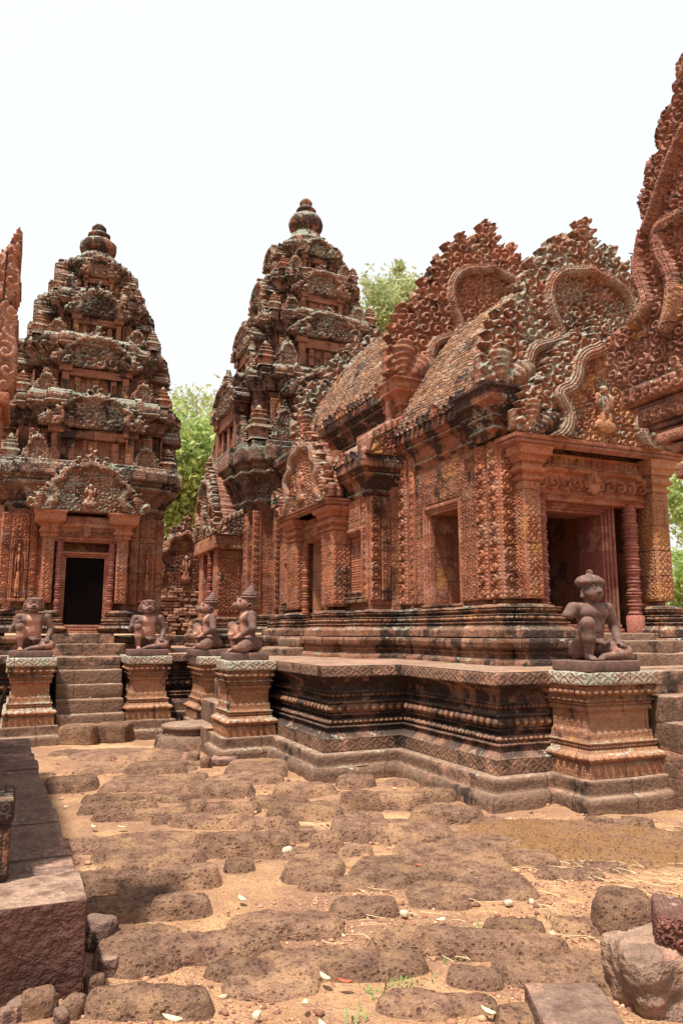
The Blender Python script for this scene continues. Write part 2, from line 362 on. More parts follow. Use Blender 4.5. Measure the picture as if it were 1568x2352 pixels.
RED = (.315, .122, .068); RED2 = (.16, .062, .039); OCH = (.43, .20, .072); PINK = (.42, .22, .15); DARK = (.034, .026, .023); LICH = (.22, .235, .175)
def stone(name, c1=RED, c2=RED2, och=.35, dark=.35, lich=.25, pat=None, ps=.09, pd=.012, blk=(.56, .31), joint=1., contrast=.5, rgh=.9, pink=.42, pore=.5, top_light=.25):
    """weathered sandstone: block joints, colour per block, soot streaks, pale lichen on upward faces, shallow carving"""
    t = NTB(name); geo = t.n('ShaderNodeNewGeometry'); P = geo.outputs['Position']; N = t.sep(geo.outputs['Normal'])
    uv = t.n('ShaderNodeUVMap').outputs[0]
    wob = t.noise(P, 3, 2); wv = t.VM('ADD', uv, t.VM('SCALE', t.VM('SUBTRACT', t.n('ShaderNodeTexNoise').outputs[1], (.5, .5, .5)).outputs[0], sc=.0).outputs[0]).outputs[0]
    br = t.n('ShaderNodeTexBrick', offset=.5); t.l(wv, br.inputs['Vector']); br.inputs['Scale'].default_value = 1
    br.inputs['Brick Width'].default_value = blk[0]; br.inputs['Row Height'].default_value = blk[1]; br.inputs['Mortar Size'].default_value = .004; br.inputs['Mortar Smooth'].default_value = .3
    br.inputs['Color1'].default_value = (0, 0, 0, 1); br.inputs['Color2'].default_value = (1, 1, 1, 1); br.inputs['Mortar'].default_value = (.5, .5, .5, 1)
    rnd = t.sep(br.outputs['Color'])[0]; mort = t.M('MULTIPLY', br.outputs['Fac'], joint)
    n1 = t.noise(P, .9, 3); n2 = t.noise(P, 7, 6, .6); n3 = t.noise(P, 26, 3, .6); ng = t.noise(P, 130, 2)
    st = t.VM('MULTIPLY', P, (1, 1, .22)).outputs[0]; nst = t.noise(st, 2.6, 5, .6)
    col = t.mix(t.ramp(t.M('ADD', t.M('MULTIPLY', rnd, .5), t.M('MULTIPLY', n2, .6)), .25, .8), c1, c2)
    pk = t.ramp(t.M('ADD', t.M('MULTIPLY', rnd, .25), t.noise(P, 4.1, 5, .65)), .78 - .3 * pink, .98 - .3 * pink)
    col = t.mix(t.M('MULTIPLY', pk, .8), col, PINK)
    oc = t.ramp(t.M('ADD', t.M('MULTIPLY', t.M('SUBTRACT', rnd, .5), .22), t.noise(t.VM('ADD', P, (7, 3, 1)).outputs[0], 1.7, 5, .65)), .72 - .35 * och, .86 - .35 * och)
    col = t.mix(t.M('MULTIPLY', oc, .85), col, OCH)
    dk = t.M('ADD', t.M('MULTIPLY', nst, .62), t.M('MULTIPLY', n2, .38)); dk = t.M('ADD', dk, t.M('MULTIPLY', t.M('SUBTRACT', rnd, .5), .08))
    dkm = t.ramp(dk, .72 - .38 * dark, .80 - .38 * dark); col = t.mix(t.M('MULTIPLY', dkm, .88), col, DARK)
    up = t.ramp(N[2], -.1, .9); lm = t.M('ADD', t.M('ADD', t.M('MULTIPLY', n3, .45), t.M('MULTIPLY', t.noise(t.VM('ADD', P, (1, 9, 4)).outputs[0], 2.3, 5, .7), .62)), t.M('MULTIPLY', up, .16))
    lmm = t.ramp(lm, .80 - .34 * lich, .88 - .34 * lich); col = t.mix(t.M('MULTIPLY', lmm, .8), col, t.mix(n3, LICH, (.42, .43, .35)))
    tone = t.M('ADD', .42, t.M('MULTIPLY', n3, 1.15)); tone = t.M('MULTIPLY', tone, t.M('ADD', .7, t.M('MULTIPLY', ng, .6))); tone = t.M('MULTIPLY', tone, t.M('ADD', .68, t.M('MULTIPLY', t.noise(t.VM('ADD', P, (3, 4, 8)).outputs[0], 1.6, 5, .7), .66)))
    hgt = None
    if pat:
        sx = t.sep(uv)
        if pat == 'scroll':
            vec = t.VM('SCALE', uv, sc=1 / ps).outputs[0]
            vo = t.n('ShaderNodeTexVoronoi', voronoi_dimensions='2D', feature='F1'); t.l(vec, vo.inputs['Vector']); vo.inputs['Scale'].default_value = 1; vo.inputs['Randomness'].default_value = .55
            df = t.VM('SUBTRACT', vec, vo.outputs['Position']).outputs[0]; d = t.sep(df); r = vo.outputs['Distance']; th = t.M('ARCTAN2', d[1], d[0])
            h = t.M('COSINE', t.M('ADD', t.M('MULTIPLY', r, 15), th)); h = t.M('MULTIPLY', t.M('ADD', t.M('MULTIPLY', h, .5), .5), t.M('SUBTRACT', 1.05, t.M('MULTIPLY', r, .6)))
        elif pat == 'petal':
            zz = t.sep(P)[2]; bandm = t.ramp(t.M('FRACT', t.M('DIVIDE', zz, .115)), .42, .5); h = t.M('MULTIPLY', t.M('ABSOLUTE', t.M('SINE', t.M('MULTIPLY', sx[0], pi / ps))), bandm)
            h = t.M('MULTIPLY', h, t.M('ADD', .4, t.M('MULTIPLY', t.M('ABSOLUTE', t.M('SINE', t.M('MULTIPLY', sx[1], 160))), .6)))
        elif pat == 'diamond':
            a = t.M('ABSOLUTE', t.M('SUBTRACT', t.M('MULTIPLY', t.M('FRACT', t.M('DIVIDE', sx[0], ps)), 2), 1)); b = t.M('ABSOLUTE', t.M('SUBTRACT', t.M('MULTIPLY', t.M('FRACT', t.M('DIVIDE', sx[1], .13)), 2), 1))
            h = t.M('ADD', .5, t.M('MULTIPLY', .5, t.M('COSINE', t.M('MULTIPLY', t.M('ADD', a, b), 2 * pi * 1.2))))
        elif pat == 'tap':
            a = t.M('SUBTRACT', t.M('MULTIPLY', t.M('FRACT', t.M('DIVIDE', sx[0], ps)), 2), 1); b = t.M('SUBTRACT', t.M('MULTIPLY', t.M('FRACT', t.M('DIVIDE', sx[1], ps)), 2), 1)
            aa = t.M('SUBTRACT', t.M('ABSOLUTE', a), .45); bb = t.M('SUBTRACT', t.M('ABSOLUTE', b), .45); r = t.M('SQRT', t.M('ADD', t.M('MULTIPLY', aa, aa), t.M('MULTIPLY', bb, bb)))
            h = t.M('ADD', .4, t.M('MULTIPLY', .4, t.M('COSINE', t.M('ADD', t.M('MULTIPLY', r, 18), t.M('ARCTAN2', bb, aa)))))
            h = t.M('MAXIMUM', h, t.M('MULTIPLY', t.M('GREATER_THAN', t.M('MAXIMUM', t.M('ABSOLUTE', a), t.M('ABSOLUTE', b)), .87), .8))
        elif pat == 'brick':
            b2 = t.n('ShaderNodeTexBrick', offset=.5); t.l(t.VM('ADD', uv, t.VM('SCALE', t.n('ShaderNodeTexNoise').outputs[1], sc=.01).outputs[0]).outputs[0], b2.inputs['Vector']); b2.inputs['Scale'].default_value = 1
            b2.inputs['Brick Width'].default_value = ps * 3.2; b2.inputs['Row Height'].default_value = ps; b2.inputs['Mortar Size'].default_value = .008; b2.inputs['Mortar Smooth'].default_value = .6
            b2.inputs['Color1'].default_value = (.6, .6, .6, 1); b2.inputs['Color2'].default_value = (1.3, 1.3, 1.3, 1)
            h = t.M('ADD', t.M('MULTIPLY', t.M('SUBTRACT', 1, b2.outputs['Fac']), .6), t.M('MULTIPLY', n3, .8)); tone = t.M('MULTIPLY', tone, t.sep(b2.outputs['Color'])[0])
        hn = t.M('MULTIPLY', h, t.M('ADD', .35, t.M('MULTIPLY', n2, 1.1)))
        tone = t.M('MULTIPLY', tone, t.M('ADD', 1 - contrast * .5, t.M('MULTIPLY', h, contrast))); hgt = t.M('MULTIPLY', hn, pd)  # pattern grooves darkened and ridges lightened in the colour, like carving shade
    col = t.mix(1., col, t.mix(1., (0, 0, 0), t.n('ShaderNodeCombineColor').outputs[0]), 'ADD') if False else col
    col = t.mix(t.M('MULTIPLY', t.ramp(N[2], .6, .95), t.M('MULTIPLY', top_light, t.ramp(n2, .3, .6))), col, (.40, .27, .19))  # upward faces lightened in the colour: lit tops as well as dust
    cmb = t.n('ShaderNodeCombineXYZ'); [t.l(tone, cmb.inputs[i]) for i in range(3)]
    col = t.mix(1., col, cmb.outputs[0], 'MULTIPLY'); col = t.mix(t.M('MULTIPLY', mort, .75), col, (.05, .035, .028))
    sa0 = t.n('ShaderNodeAttribute', attribute_name='stain').outputs['Fac']; sa = t.M('MULTIPLY', t.M('MINIMUM', sa0, 1.0), t.M('LESS_THAN', sa0, 1.5)); col = t.mix(t.M('MULTIPLY', t.M('GREATER_THAN', sa0, 1.5), t.ramp(n2, .35, .6)), col, t.mix(t.ramp(n2, .4, .6), (.34, .15, .095), (.34, .24, .175))); gold = t.mix(t.ramp(n2, .4, .62), (.46, .235, .115), (.27, .10, .06)); col = t.mix(t.M('MULTIPLY', sa, t.ramp(t.noise(P, 3.3, 4), .36, .5)), col, t.mix(1., gold, cmb.outputs[0], 'MULTIPLY'))
    t.l(col, t.b.inputs['Base Color']); t.b.inputs['Roughness'].default_value = rgh; t.b.inputs['Specular IOR Level'].default_value = .12
    H = t.M('ADD', t.M('MULTIPLY', n2, .016), t.M('ADD', t.M('MULTIPLY', n3, .012 * (1 + pore)), t.M('MULTIPLY', ng, .0022)))
    H = t.M('SUBTRACT', H, t.M('MULTIPLY', mort, .012))
    if hgt is not None: H = t.M('ADD', H, hgt)
    t.l(t.bump(H, .9, 1.0), t.b.inputs['Normal']); return t.m

M_back = stone('pink_block_backing', c1=(.36, .16, .11), c2=(.24, .10, .07), och=.2, dark=.3, lich=.15, blk=(.4, .22), pink=.6)
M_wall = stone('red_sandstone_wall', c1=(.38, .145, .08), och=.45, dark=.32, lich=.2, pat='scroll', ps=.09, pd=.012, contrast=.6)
M_plain = stone('red_sandstone_plain', och=.4, dark=.25, lich=.1)
M_frame = stone('smooth_frame_sandstone', c1=(.34, .13, .075), c2=(.25, .088, .054), och=.16, dark=.12, lich=.0, joint=.3, pink=.5)
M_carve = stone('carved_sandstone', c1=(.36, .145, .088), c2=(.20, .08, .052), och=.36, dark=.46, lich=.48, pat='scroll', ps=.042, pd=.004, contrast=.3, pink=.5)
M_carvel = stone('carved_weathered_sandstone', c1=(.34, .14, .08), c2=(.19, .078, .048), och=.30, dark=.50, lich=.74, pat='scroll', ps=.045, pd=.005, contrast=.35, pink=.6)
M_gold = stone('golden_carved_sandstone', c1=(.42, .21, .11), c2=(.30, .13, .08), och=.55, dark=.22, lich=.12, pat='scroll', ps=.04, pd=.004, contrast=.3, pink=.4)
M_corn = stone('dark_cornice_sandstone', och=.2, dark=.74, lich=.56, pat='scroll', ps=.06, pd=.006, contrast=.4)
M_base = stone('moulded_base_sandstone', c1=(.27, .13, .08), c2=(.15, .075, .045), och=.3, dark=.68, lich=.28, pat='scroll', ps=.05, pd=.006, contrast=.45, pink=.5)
M_terr = stone('terrace_moulding_sandstone', c1=(.25, .13, .088), c2=(.13, .07, .05), och=.28, dark=.80, lich=.12, pat='petal', ps=.03, pd=.006, contrast=.2, pink=.5, blk=(.9, .35))
M_diam = stone('diamond_band_sandstone', c1=(.21, .12, .08), c2=(.12, .07, .048), och=.2, dark=.5, lich=.3, top_light=.5, pat='diamond', ps=.165, pd=.006, contrast=.10, pink=.6, blk=(.75, .6))
M_slabt = stone('terrace_paving_sandstone', c1=(.29, .175, .12), c2=(.18, .11, .08), och=.25, dark=.3, lich=.15, pink=.6, blk=(.7, .5))
M_step = stone('step_sandstone', top_light=.55, c1=(.20, .12, .08), c2=(.12, .075, .052), och=.25, dark=.5, lich=.16, pink=.5, blk=(.8, .5))
M_ped = stone('orange_pedestal_sandstone', c1=(.38, .19, .105), c2=(.23, .11, .07), och=.52, dark=.55, lich=.25, pat='petal', ps=.03, pd=.005, contrast=.25, blk=(.8, .42))
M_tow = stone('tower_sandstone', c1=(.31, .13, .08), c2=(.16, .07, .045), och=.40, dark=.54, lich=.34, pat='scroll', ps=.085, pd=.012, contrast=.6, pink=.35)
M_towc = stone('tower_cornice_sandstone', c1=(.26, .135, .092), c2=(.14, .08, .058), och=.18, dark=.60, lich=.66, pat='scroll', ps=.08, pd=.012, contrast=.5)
M_roof = stone('mossy_brick_roof', c1=(.28, .145, .082), c2=(.155, .082, .053), och=.36, dark=.50, lich=.34, pat='brick', ps=.05, pd=.03, joint=0, contrast=.5)
M_tap = stone('tapestry_wall_sandstone', c1=(.38, .155, .085), c2=(.21, .082, .05), och=.3, dark=.52, lich=.1, blk=(.46, .345))
M_vine = stone('vine_pilaster_sandstone', c1=(.44, .165, .09), c2=(.24, .078, .043), och=.4, dark=.36, lich=.15, pat='scroll', ps=.032, pd=.004, contrast=.3, pink=.6)
M_purp = stone('purple_colonette_sandstone', c1=(.27, .10, .075), c2=(.22, .08, .06), och=.1, dark=.2, lich=.05, joint=0)
M_dark = stone('dark_interior_stone', c1=(.12, .06, .045), c2=(.08, .04, .03), och=.1, dark=.4, lich=0)
M_libn = stone('dark_red_block', c1=(.105, .05, .038), c2=(.07, .036, .03), och=.05, dark=.4, lich=0, joint=0, pore=2, pink=.1, top_light=.75)
M_lib = stone('brown_plinth_sandstone', top_light=.3, c1=(.15, .088, .068), c2=(.10, .058, .048), och=.0, dark=.42, lich=.12, pink=.45, joint=.0, pore=2)  # far blocks lie in shade, so their painted top light is weaker

# ------------------------------------------------------------------ terrace
Z1 = 1.14
TP = [(-7, 12.2), (3.0, 12.2), (3.0, 7.40), (3.92, 7.43), (3.92, 5.64), (4.62, 5.66), (8.6, 5.66), (8.6, 9), (11.5, 9.2), (11.5, 26), (-7, 26)]
TER = [('l', .012, -.02), ('c', .085, -.085), ('l', .006, -.055), ('l', .016, -.055), ('l', .006, -.10), ('l', .012, -.10), ('t', .045, -.10, .030, .062), ('l', .006, -.15), ('l', .035, -.155),
       ('l', .006, -.10), ('l', .014, -.10), ('l', .006, -.12), ('t', .10, -.12, .034, .105), ('l', .006, -.09), ('l', .014, -.09), ('l', .006, -.15), ('l', .035, -.155), ('t', .045, -.14, .026, .062), ('l', .005, -.12), ('l', .012, -.12), ('l', .005, -.15), ('l', .03, -.15),
       ('c', .115, -.045), ('l', .006, -.01), ('l', .016, -.01), ('l', .008, 0.0)]
def plinth(mb, pts, closed=True, seed=1, z=(.0, .125, .25), o=(.165, .10)):
    sweep(mb, pts, prof(z[0] - .1, o[0] + .01, [('l', .1 + z[1] - z[0] - .03, o[0]), ('l', .03, o[0] - .035)], .05), closed, .05, .016, 4, seed, .03, cap=False)
    sweep(mb, pts, prof(z[1] - .004, o[0] - .035, [('l', .006, o[1]), ('l', z[2] - z[1] - .02, o[1]), ('l', .018, o[1] - .02), ('l', .002, -.1)], .03), closed, .05, .006, 5, seed + 1, .012, cap=False)
terrace = thing('stone_terrace', 'long stepped dark sandstone terrace with carved mouldings that carries the hall and towers', 'terrace', (3, 9, 0))
mb = MB(); plinth(mb, TP); build('plinth', mb, M_step, terrace)
mb = MB(); sweep(mb, TP, prof(.25, 0, [('l', .13, 0)]), True, .03, .004, 6, 3, .006, cap=False); build('diamond_band', mb, M_diam, terrace)
mb = MB(); sweep(mb, TP, prof(.38, 0, TER), True, .0105, .004, 6, 4, .008, cap=False); build('moulding', mb, M_terr, terrace)
mb = MB(); sweep(mb, TP, prof(1.022, .004, [('l', .10, .004), ('l', .012, -.004)]), True, .03, .005, 5, 5, .014, cap=False); build('cap_band', mb, M_diam, terrace)
mb = MB()
def ground_patch(x0, x1, y0, y1, z, res, amp):
    nu = int((x1 - x0) / res) + 1; nv = int((y1 - y0) / res) + 1; X, Y = np.meshgrid(np.linspace(x0, x1, nu), np.linspace(y0, y1, nv), indexing='ij')
    P = np.stack([X.ravel(), Y.ravel(), np.full(X.size, z)], 1); P[:, 2] += (vnoise(P, 2.1, 31) - .5) * amp; return P, grid_faces(nu, nv), (nu, nv)
P = np.column_stack([np.array(TP), np.full(len(TP), Z1 - .004)]); mb.add(P, np.arange(len(TP))[None], P[:, :2]); build('paving', mb, M_slabt, terrace)

def pedestal(x0, x1, y0, y1, zt, mat, seed, top, z0=.25, sh=.0):
    pts = [(x0, y0), (x1, y0), (x1, y1 + .12), (x0, y1 + .12)]; mb = MB(); k = (zt - z0) / .89
    T1 = [('l', .10 * k, 0), ('l', .006, -.02), ('l', .012, -.02), ('l', .006, -.005), ('t', .06 * k, -.01, .024, .075), ('l', .006, -.035), ('l', .02 * k, -.035), ('l', .006, -.055), ('t', .032 * k, -.05, .012, .04), ('l', .006, -.03), ('l', .012, -.03), ('l', .006, -.06), ('l', .07 * k, -.065),
          ('l', .006, -.08), ('l', .15 * k, -.08), ('l', .008, -.055), ('l', .03 * k, -.055), ('l', .006, -.075), ('t', .03 * k, -.06, .012, .04), ('l', .006, -.03), ('l', .012, -.03), ('l', .006, -.05), ('l', .02 * k, -.05), ('t', .058 * k, -.03, .026, .08), ('l', .006, -.02), ('l', .015, -.02), ('l', .008, 0)]
    pr = prof(z0, 0, T1); sc = (zt - .12 - z0) / (pr[1][-1] - z0); pr = (pr[0], z0 + (pr[1] - z0) * sc, pr[2], pr[3])
    sweep(mb, pts, pr, True, .012, .004, 6, seed, .01, cap=False)
    p = build('pedestal', mb, mat, terrace)
    mb = MB(); rbox(mb, x0 - .0, x1 + .0, y0 - .0, y1, zt - .12, zt, .018, .03, .006, 7, seed, .012); build('cap_stone', mb, top, p)
    if y1 - y0 < 3:
        mb = MB(); sweep(mb, pts, prof(-.1, .12, [('l', .20, .12), ('l', .02, .095), ('l', .01, .06), ('l', .12, .06), ('l', .002, -.1)]), True, .04, .010, 4, seed + 3, .02, cap=False); build('foot_step', mb, M_step, p)
    return p
M_capg = stone('lichen_capstone', c1=(.40, .30, .22), c2=(.27, .17, .12), och=.15, dark=.35, lich=.8, pat='diamond', ps=.165, pd=.008, contrast=.16, pink=.6)
M_pedd = stone('mossy_pedestal_sandstone', c1=(.36, .17, .09), c2=(.20, .10, .06), och=.45, dark=.58, lich=.5, pat='petal', ps=.03, pd=.005, contrast=.25, blk=(.8, .42))
pedestal(4.53, 5.38, 5.17, 5.68, Z1 + .005, M_ped, 11, M_capg)            # guardian by the east stairs
pedestal(6.95, 7.8, 5.17, 5.68, Z1 + .005, M_ped, 12, M_capg)
pedestal(2.36, 2.98, 8.90, 9.50, Z1 + .004, M_pedd, 13, M_capg)           # monkey pedestals
pedestal(2.40, 3.0, 10.55, 11.35, Z1 + .004, M_ped, 14, M_capg)
pedestal(1.50, 2.13, 11.15, 12.2, Z1 + .004, M_ped, 15, M_capg)           # lion pedestals
pedestal(-.10, .54, 11.0, 12.2, Z1 + .004, M_pedd, 16, M_capg)
def steps(name, x0, x1, ys, zs, seed, axis='y', ybk=12.3, mat=None):
    """ys: front edge of each step, zs: top of each step"""
    st = None
    for i, (y, z) in enumerate(zip(ys, zs)):
        mb = MB(); zb = -.12 if i == 0 else zs[i - 1] - .02
        if axis == 'y': rbox(mb, x0, x1, y, ybk, zb, z, .02, .05, .009, 5, seed + i, .025)
        else: rbox(mb, y, ybk, x0, x1, zb, z, .02, .05, .009, 5, seed + i, .025)
        o = build(name if i == 0 else 'step', mb, mat or M_step, terrace if i == 0 else st)
        if i == 0: st = o
    return st
steps('staircase', .56, 1.48, [11.12, 11.30, 11.46, 11.62, 11.80], [.36, .55, .745, .94, 1.125], 20)
steps('staircase', 5.36, 6.93, [4.40, 4.64, 4.88, 5.12, 5.36], [.24, .46, .70, .92, 1.13], 30, ybk=5.8)
steps('staircase', 9.52, 10.53, [2.25, 2.42, 2.60, 2.78], [.30, .58, .85, 1.12], 40, 'x', 3.1)
mb = MB()
lathe(mb, [(.0, .30), (.30, .30), (.36, .285), (.37, .25), (.33, .23), (.35, .17), (.42, .15), (.44, .05), (.46, -.1)], (2.18, 10.1), 40, sq=1.0, amp=.02, seed=5); build('moonstone', mb, M_step, terrace)

# ------------------------------------------------------------------ hall (mandapa)
hall = thing('temple_hall', 'long carved red sandstone hall with brick roof and doorway behind the bearded guardian', 'temple', (6.3, 9, Z1))
C1 = [(5.1, 15.2), (5.1, 13.4), (4.5, 13.4), (4.5, 12.2), (4.25, 12.2), (4.25, 11.72), (4.45, 11.72)]
C2 = [(4.45, 10.62), (4.25, 10.62), (4.25, 10.15), (4.5, 10.15), (4.5, 9.42), (5.0, 9.42), (5.0, 8.98), (5.03, 8.98), (5.03, 7.42), (4.98, 7.42), (4.98, 6.95), (5.17, 6.95), (5.17, 6.75), (5.42, 6.75), (5.42, 7.05)]
C3 = [(7.10, 7.05), (7.10, 6.75), (7.35, 6.75), (7.35, 6.95), (7.5, 6.95), (7.5, 9.4)]
POD = [('l', .06, .295), ('l', .006, .27), ('l', .012, .27), ('l', .006, .24), ('l', .04, .225), ('t', .05, .225, .018, .06), ('l', .006, .25), ('l', .01, .25), ('l', .006, .285), ('l', .075, .30), ('l', .006, .285), ('l', .02, .285), ('l', .005, .24)]
BAS = [('l', .085, .24), ('l', .006, .215), ('c', .06, .155), ('l', .004, .175), ('l', .012, .175), ('l', .005, .13), ('l', .012, .13), ('t', .055, .13, .024, .07), ('l', .005, .15), ('l', .01, .15), ('l', .005, .075), ('l', .022, .075), ('l', .005, .10), ('t', .034, .10, .014, .045), ('l', .004, .12), ('l', .012, .12), ('l', .005, .06), ('l', .015, .06), ('l', .005, .02), ('l', .01, .0)]
for i, c in enumerate((C1, C2, C3)):
    mb = MB(); mb2 = MB()
    sweep(mb, c, prof(Z1 - .02, .30, POD), False, .025, .006, 6, 50 + i, .02, cap=False)
    sweep(mb2, c, prof(Z1 + .295, .25, BAS), False, .014, .004, 6, 54 + i, .012, cap=False)
    build('podium', mb, M_base, hall); build('base_moulding', mb2, M_base, hall)
for x0, x1, y0, y1, z in ((5.0, 7.5, 6.7, 15, Z1 + .34), (4.3, 5.0, 9.6, 13.3, Z1 + .338), (5.25, 7.25, 6.55, 7.0, Z1 + .336)):
    mb = MB(); rbox(mb, x0, x1, y0, y1, Z1 - .1, z, .01, .12, .004, 6, 3); build('floor', mb, M_step, hall)
stp = None
mb = MB()
rbox(mb, 5.50, 7.02, 6.05, 6.8, Z1 - .05, Z1 + .13, .02, .06, .01, 5, 61, .02); build('door_step', mb, M_step, hall)
mb = MB(); rbox(mb, 5.46, 7.06, 6.30, 6.8, Z1 + .1, Z1 + .26, .02, .06, .01, 5, 62, .02); build('door_step', mb, M_step, hall)
mb = MB(); rbox(mb, 3.65, 4.5, 10.66, 11.68, Z1 - .05, Z1 + .12, .03, .06, .012, 5, 63, .02); rbox(mb, 3.9, 4.5, 10.7, 11.64, Z1 + .1, Z1 + .25, .03, .06, .012, 5, 64, .02)
build('door_step', mb, M_step, hall)
mb = MB(); lathe(mb, [(0, Z1 + .11), (.30, Z1 + .11), (.34, Z1 + .09), (.33, Z1 + .06), (.36, Z1 + .04), (.37, Z1 - .02)], (3.35, 11.1), 32, amp=.02, seed=8); build('round_step', mb, M_step, hall)

# walls of the porch: solid pieces round a window opening, real room inside
ZB, ZT = 1.86, 3.72
wall = MB()
def wbox(x0, x1, y0, y1, z0, z1, s=1, mbx=None): mb = MB(); rbox(mb, x0, x1, y0, y1, z0, z1, .008, .09, .003, 6, s); build('wall', mb, M_plain, hall)
WY0, WY1, WZ0, WZ1 = 7.93, 8.66, 1.84, 3.06
wbox(5.05, 5.42, 7.0, WY0, 1.4, 3.9, 2); wbox(5.05, 5.42, WY1, 9.5, 1.4, 3.9, 3); wbox(5.052, 5.418, WY0 - .02, WY1 + .02, 1.4, WZ0, 4); wbox(5.052, 5.418, WY0 - .02, WY1 + .02, WZ1, 3.9, 5)
wbox(7.12, 7.48, 7.0, 9.5, 1.4, 3.9, 6); wbox(5.2, 7.4, 7.1, 7.45, 3.05, 3.9, 7)
wbox(5.2, 5.55, 7.02, 7.4, 1.4, 3.9, 8); wbox(6.98, 7.3, 7.02, 7.4, 1.4, 3.9, 9)
wbox(5.3, 5.9, 9.3, 9.6, 1.4, 4.2, 10); wbox(6.65, 7.3, 9.3, 9.6, 1.4, 4.2, 11); wbox(5.8, 6.75, 9.305, 9.595, 2.95, 4.2, 12)
wbox(5.0, 7.5, 12.9, 13.2, 1.4, 4.2, 13)
# aisle block walls (body) with recessed south windows
body = MB()
B = 4.52
wbox(B, 4.85, 9.45, 9.66, 1.4, 3.7, 14, body); wbox(B, 4.85, 10.22, 10.66, 1.4, 3.7, 15, body); wbox(B, 4.84, 9.64, 10.24, 1.4, 2.04, 16, body); wbox(B, 4.84, 9.64, 10.24, 2.92, 3.7, 17, body)
wbox(4.85, 5.1, 9.4, 10.6, 1.4, 4.6, 18, body); wbox(4.6, 4.95, 10.6, 10.74, 1.4, 4.2, 19, body); wbox(4.6, 4.95, 11.55, 12.3, 1.4, 4.2, 20, body); wbox(4.55, 4.95, 10.7, 11.6, 3.1, 4.2, 21, body)
wbox(B, 4.85, 12.1, 12.45, 1.4, 3.7, 22, body); wbox(B, 4.85, 12.95, 13.4, 1.4, 3.7, 23, body); wbox(B, 4.84, 12.43, 12.97, 1.4, 2.0, 24, body); wbox(B, 4.84, 12.43, 12.97, 2.7, 3.7, 25, body)
wbox(4.85, 5.1, 11.5, 13.4, 1.4, 4.6, 26, body); wbox(5.1, 5.4, 9.6, 15.3, 3.9, 4.9, 27, body); wbox(4.87, 5.42, 9.46, 9.6, 3.3, 4.9, 28, body); wbox(5.12, 5.5, 13.3, 15.3, 1.4, 4.2, 29, body)
wbox(7.5, 8.1, 9.4, 13.4, 1.4, 4.9, 30, body); wbox(5.2, 7.6, 13.32, 15.2, 2.4, 4.1, 31, body)

# carved wall faces.  south faces look to -x : U runs to -y
S_U, E_U, Zv = (0, -1, 0), (1, 0, 0), (0, 0, 1)
def spanel(x, y1, y0, z0, z1, fn, d, mb, res=.011): panel(mb, (x, y1, z0), S_U, Zv, y1 - y0, z1 - z0, fn, d, res)
def epanel(x0, x1, y, z0, z1, fn, d, mb, res=.011): panel(mb, (x0, y, z0), E_U, Zv, x1 - x0, z1 - z0, fn, d, res)
tap = lambda c, s=0: (lambda u, v: tapestry(u, v, c, s))
for a in ((5.03, WY0 - .06, 7.44, ZB, 3.66, tap(.123, 1)), (5.03, 8.98, WY1 + .06, ZB, 3.66, tap(.123, 2)), (5.028, WY1 + .06, WY0 - .06, WZ1 + .12, 3.66, tap(.123, 3)), (4.49, 10.15, 9.70, 2.98, 3.42, tap(.11, 5)), (4.49, 12.95, 12.22, 2.8, 3.42, tap(.11, 6))):
    mb = MB(); spanel(*a, .034, mb, .0085); build('tapestry_panel', mb, M_tap, hall)
mb = MB(); epanel(4.70, 4.93, 9.42, 1.93, 3.42, tap(.115, 4), .034, mb, .0085); build('tapestry_panel', mb, M_tap, hall)
def vine(parent, mat, kind, x0, y0, z0, z1, w_, per, d=.035, seed=0, name='vine_pilaster', back=.05):
    mb = MB(); fn = lambda u, v: roundels(u, v, w_, per, seed)
    if kind == 's': spanel(x0, y0 + w_, y0, z0, z1, fn, d, mb, .009); rbox(mb, x0 + .004, x0 + back, y0, y0 + w_, z0, z1, .004, .2, 0)
    else: epanel(x0, x0 + w_, y0, z0, z1, fn, d, mb, .009); rbox(mb, x0, x0 + w_, y0 + .004, y0 + back, z0, z1, .004, .2, 0)
    return build(name, mb, mat, parent)
vine(hall, M_vine, 's', 4.99, 7.23, ZB, 3.7, .19, .15, .05); vine(hall, M_vine, 's', 4.985, 6.97, ZB, 3.7, .19, .15, .05)
vine(hall, M_vine, 'e', 5.00, 6.955, ZB, 3.7, .17, .15, .05)
vine(hall, M_vine, 's', 4.995, 9.20, ZB, 3.95, .21, .155, .055); vine(hall, M_vine, 's', 4.995, 8.99, ZB, 3.95, .13, .1, .03)
vine(hall, M_vine, 'e', 4.53, 9.43, 1.93, 3.42, .15, .14, .045); vine(hall, M_vine, 'e', 4.93, 9.43, 1.93, 3.42, .07, .08, .025)
vine(hall, M_vine, 's', 4.495, 9.47, 1.93, 3.42, .15, .11, .03); vine(hall, M_vine, 's', 4.495, 12.95, 1.93, 3.42, .2, .11, .03)
vine(hall, M_vine, 's', 4.495, 12.2, 1.93, 3.42, .15, .11, .03)
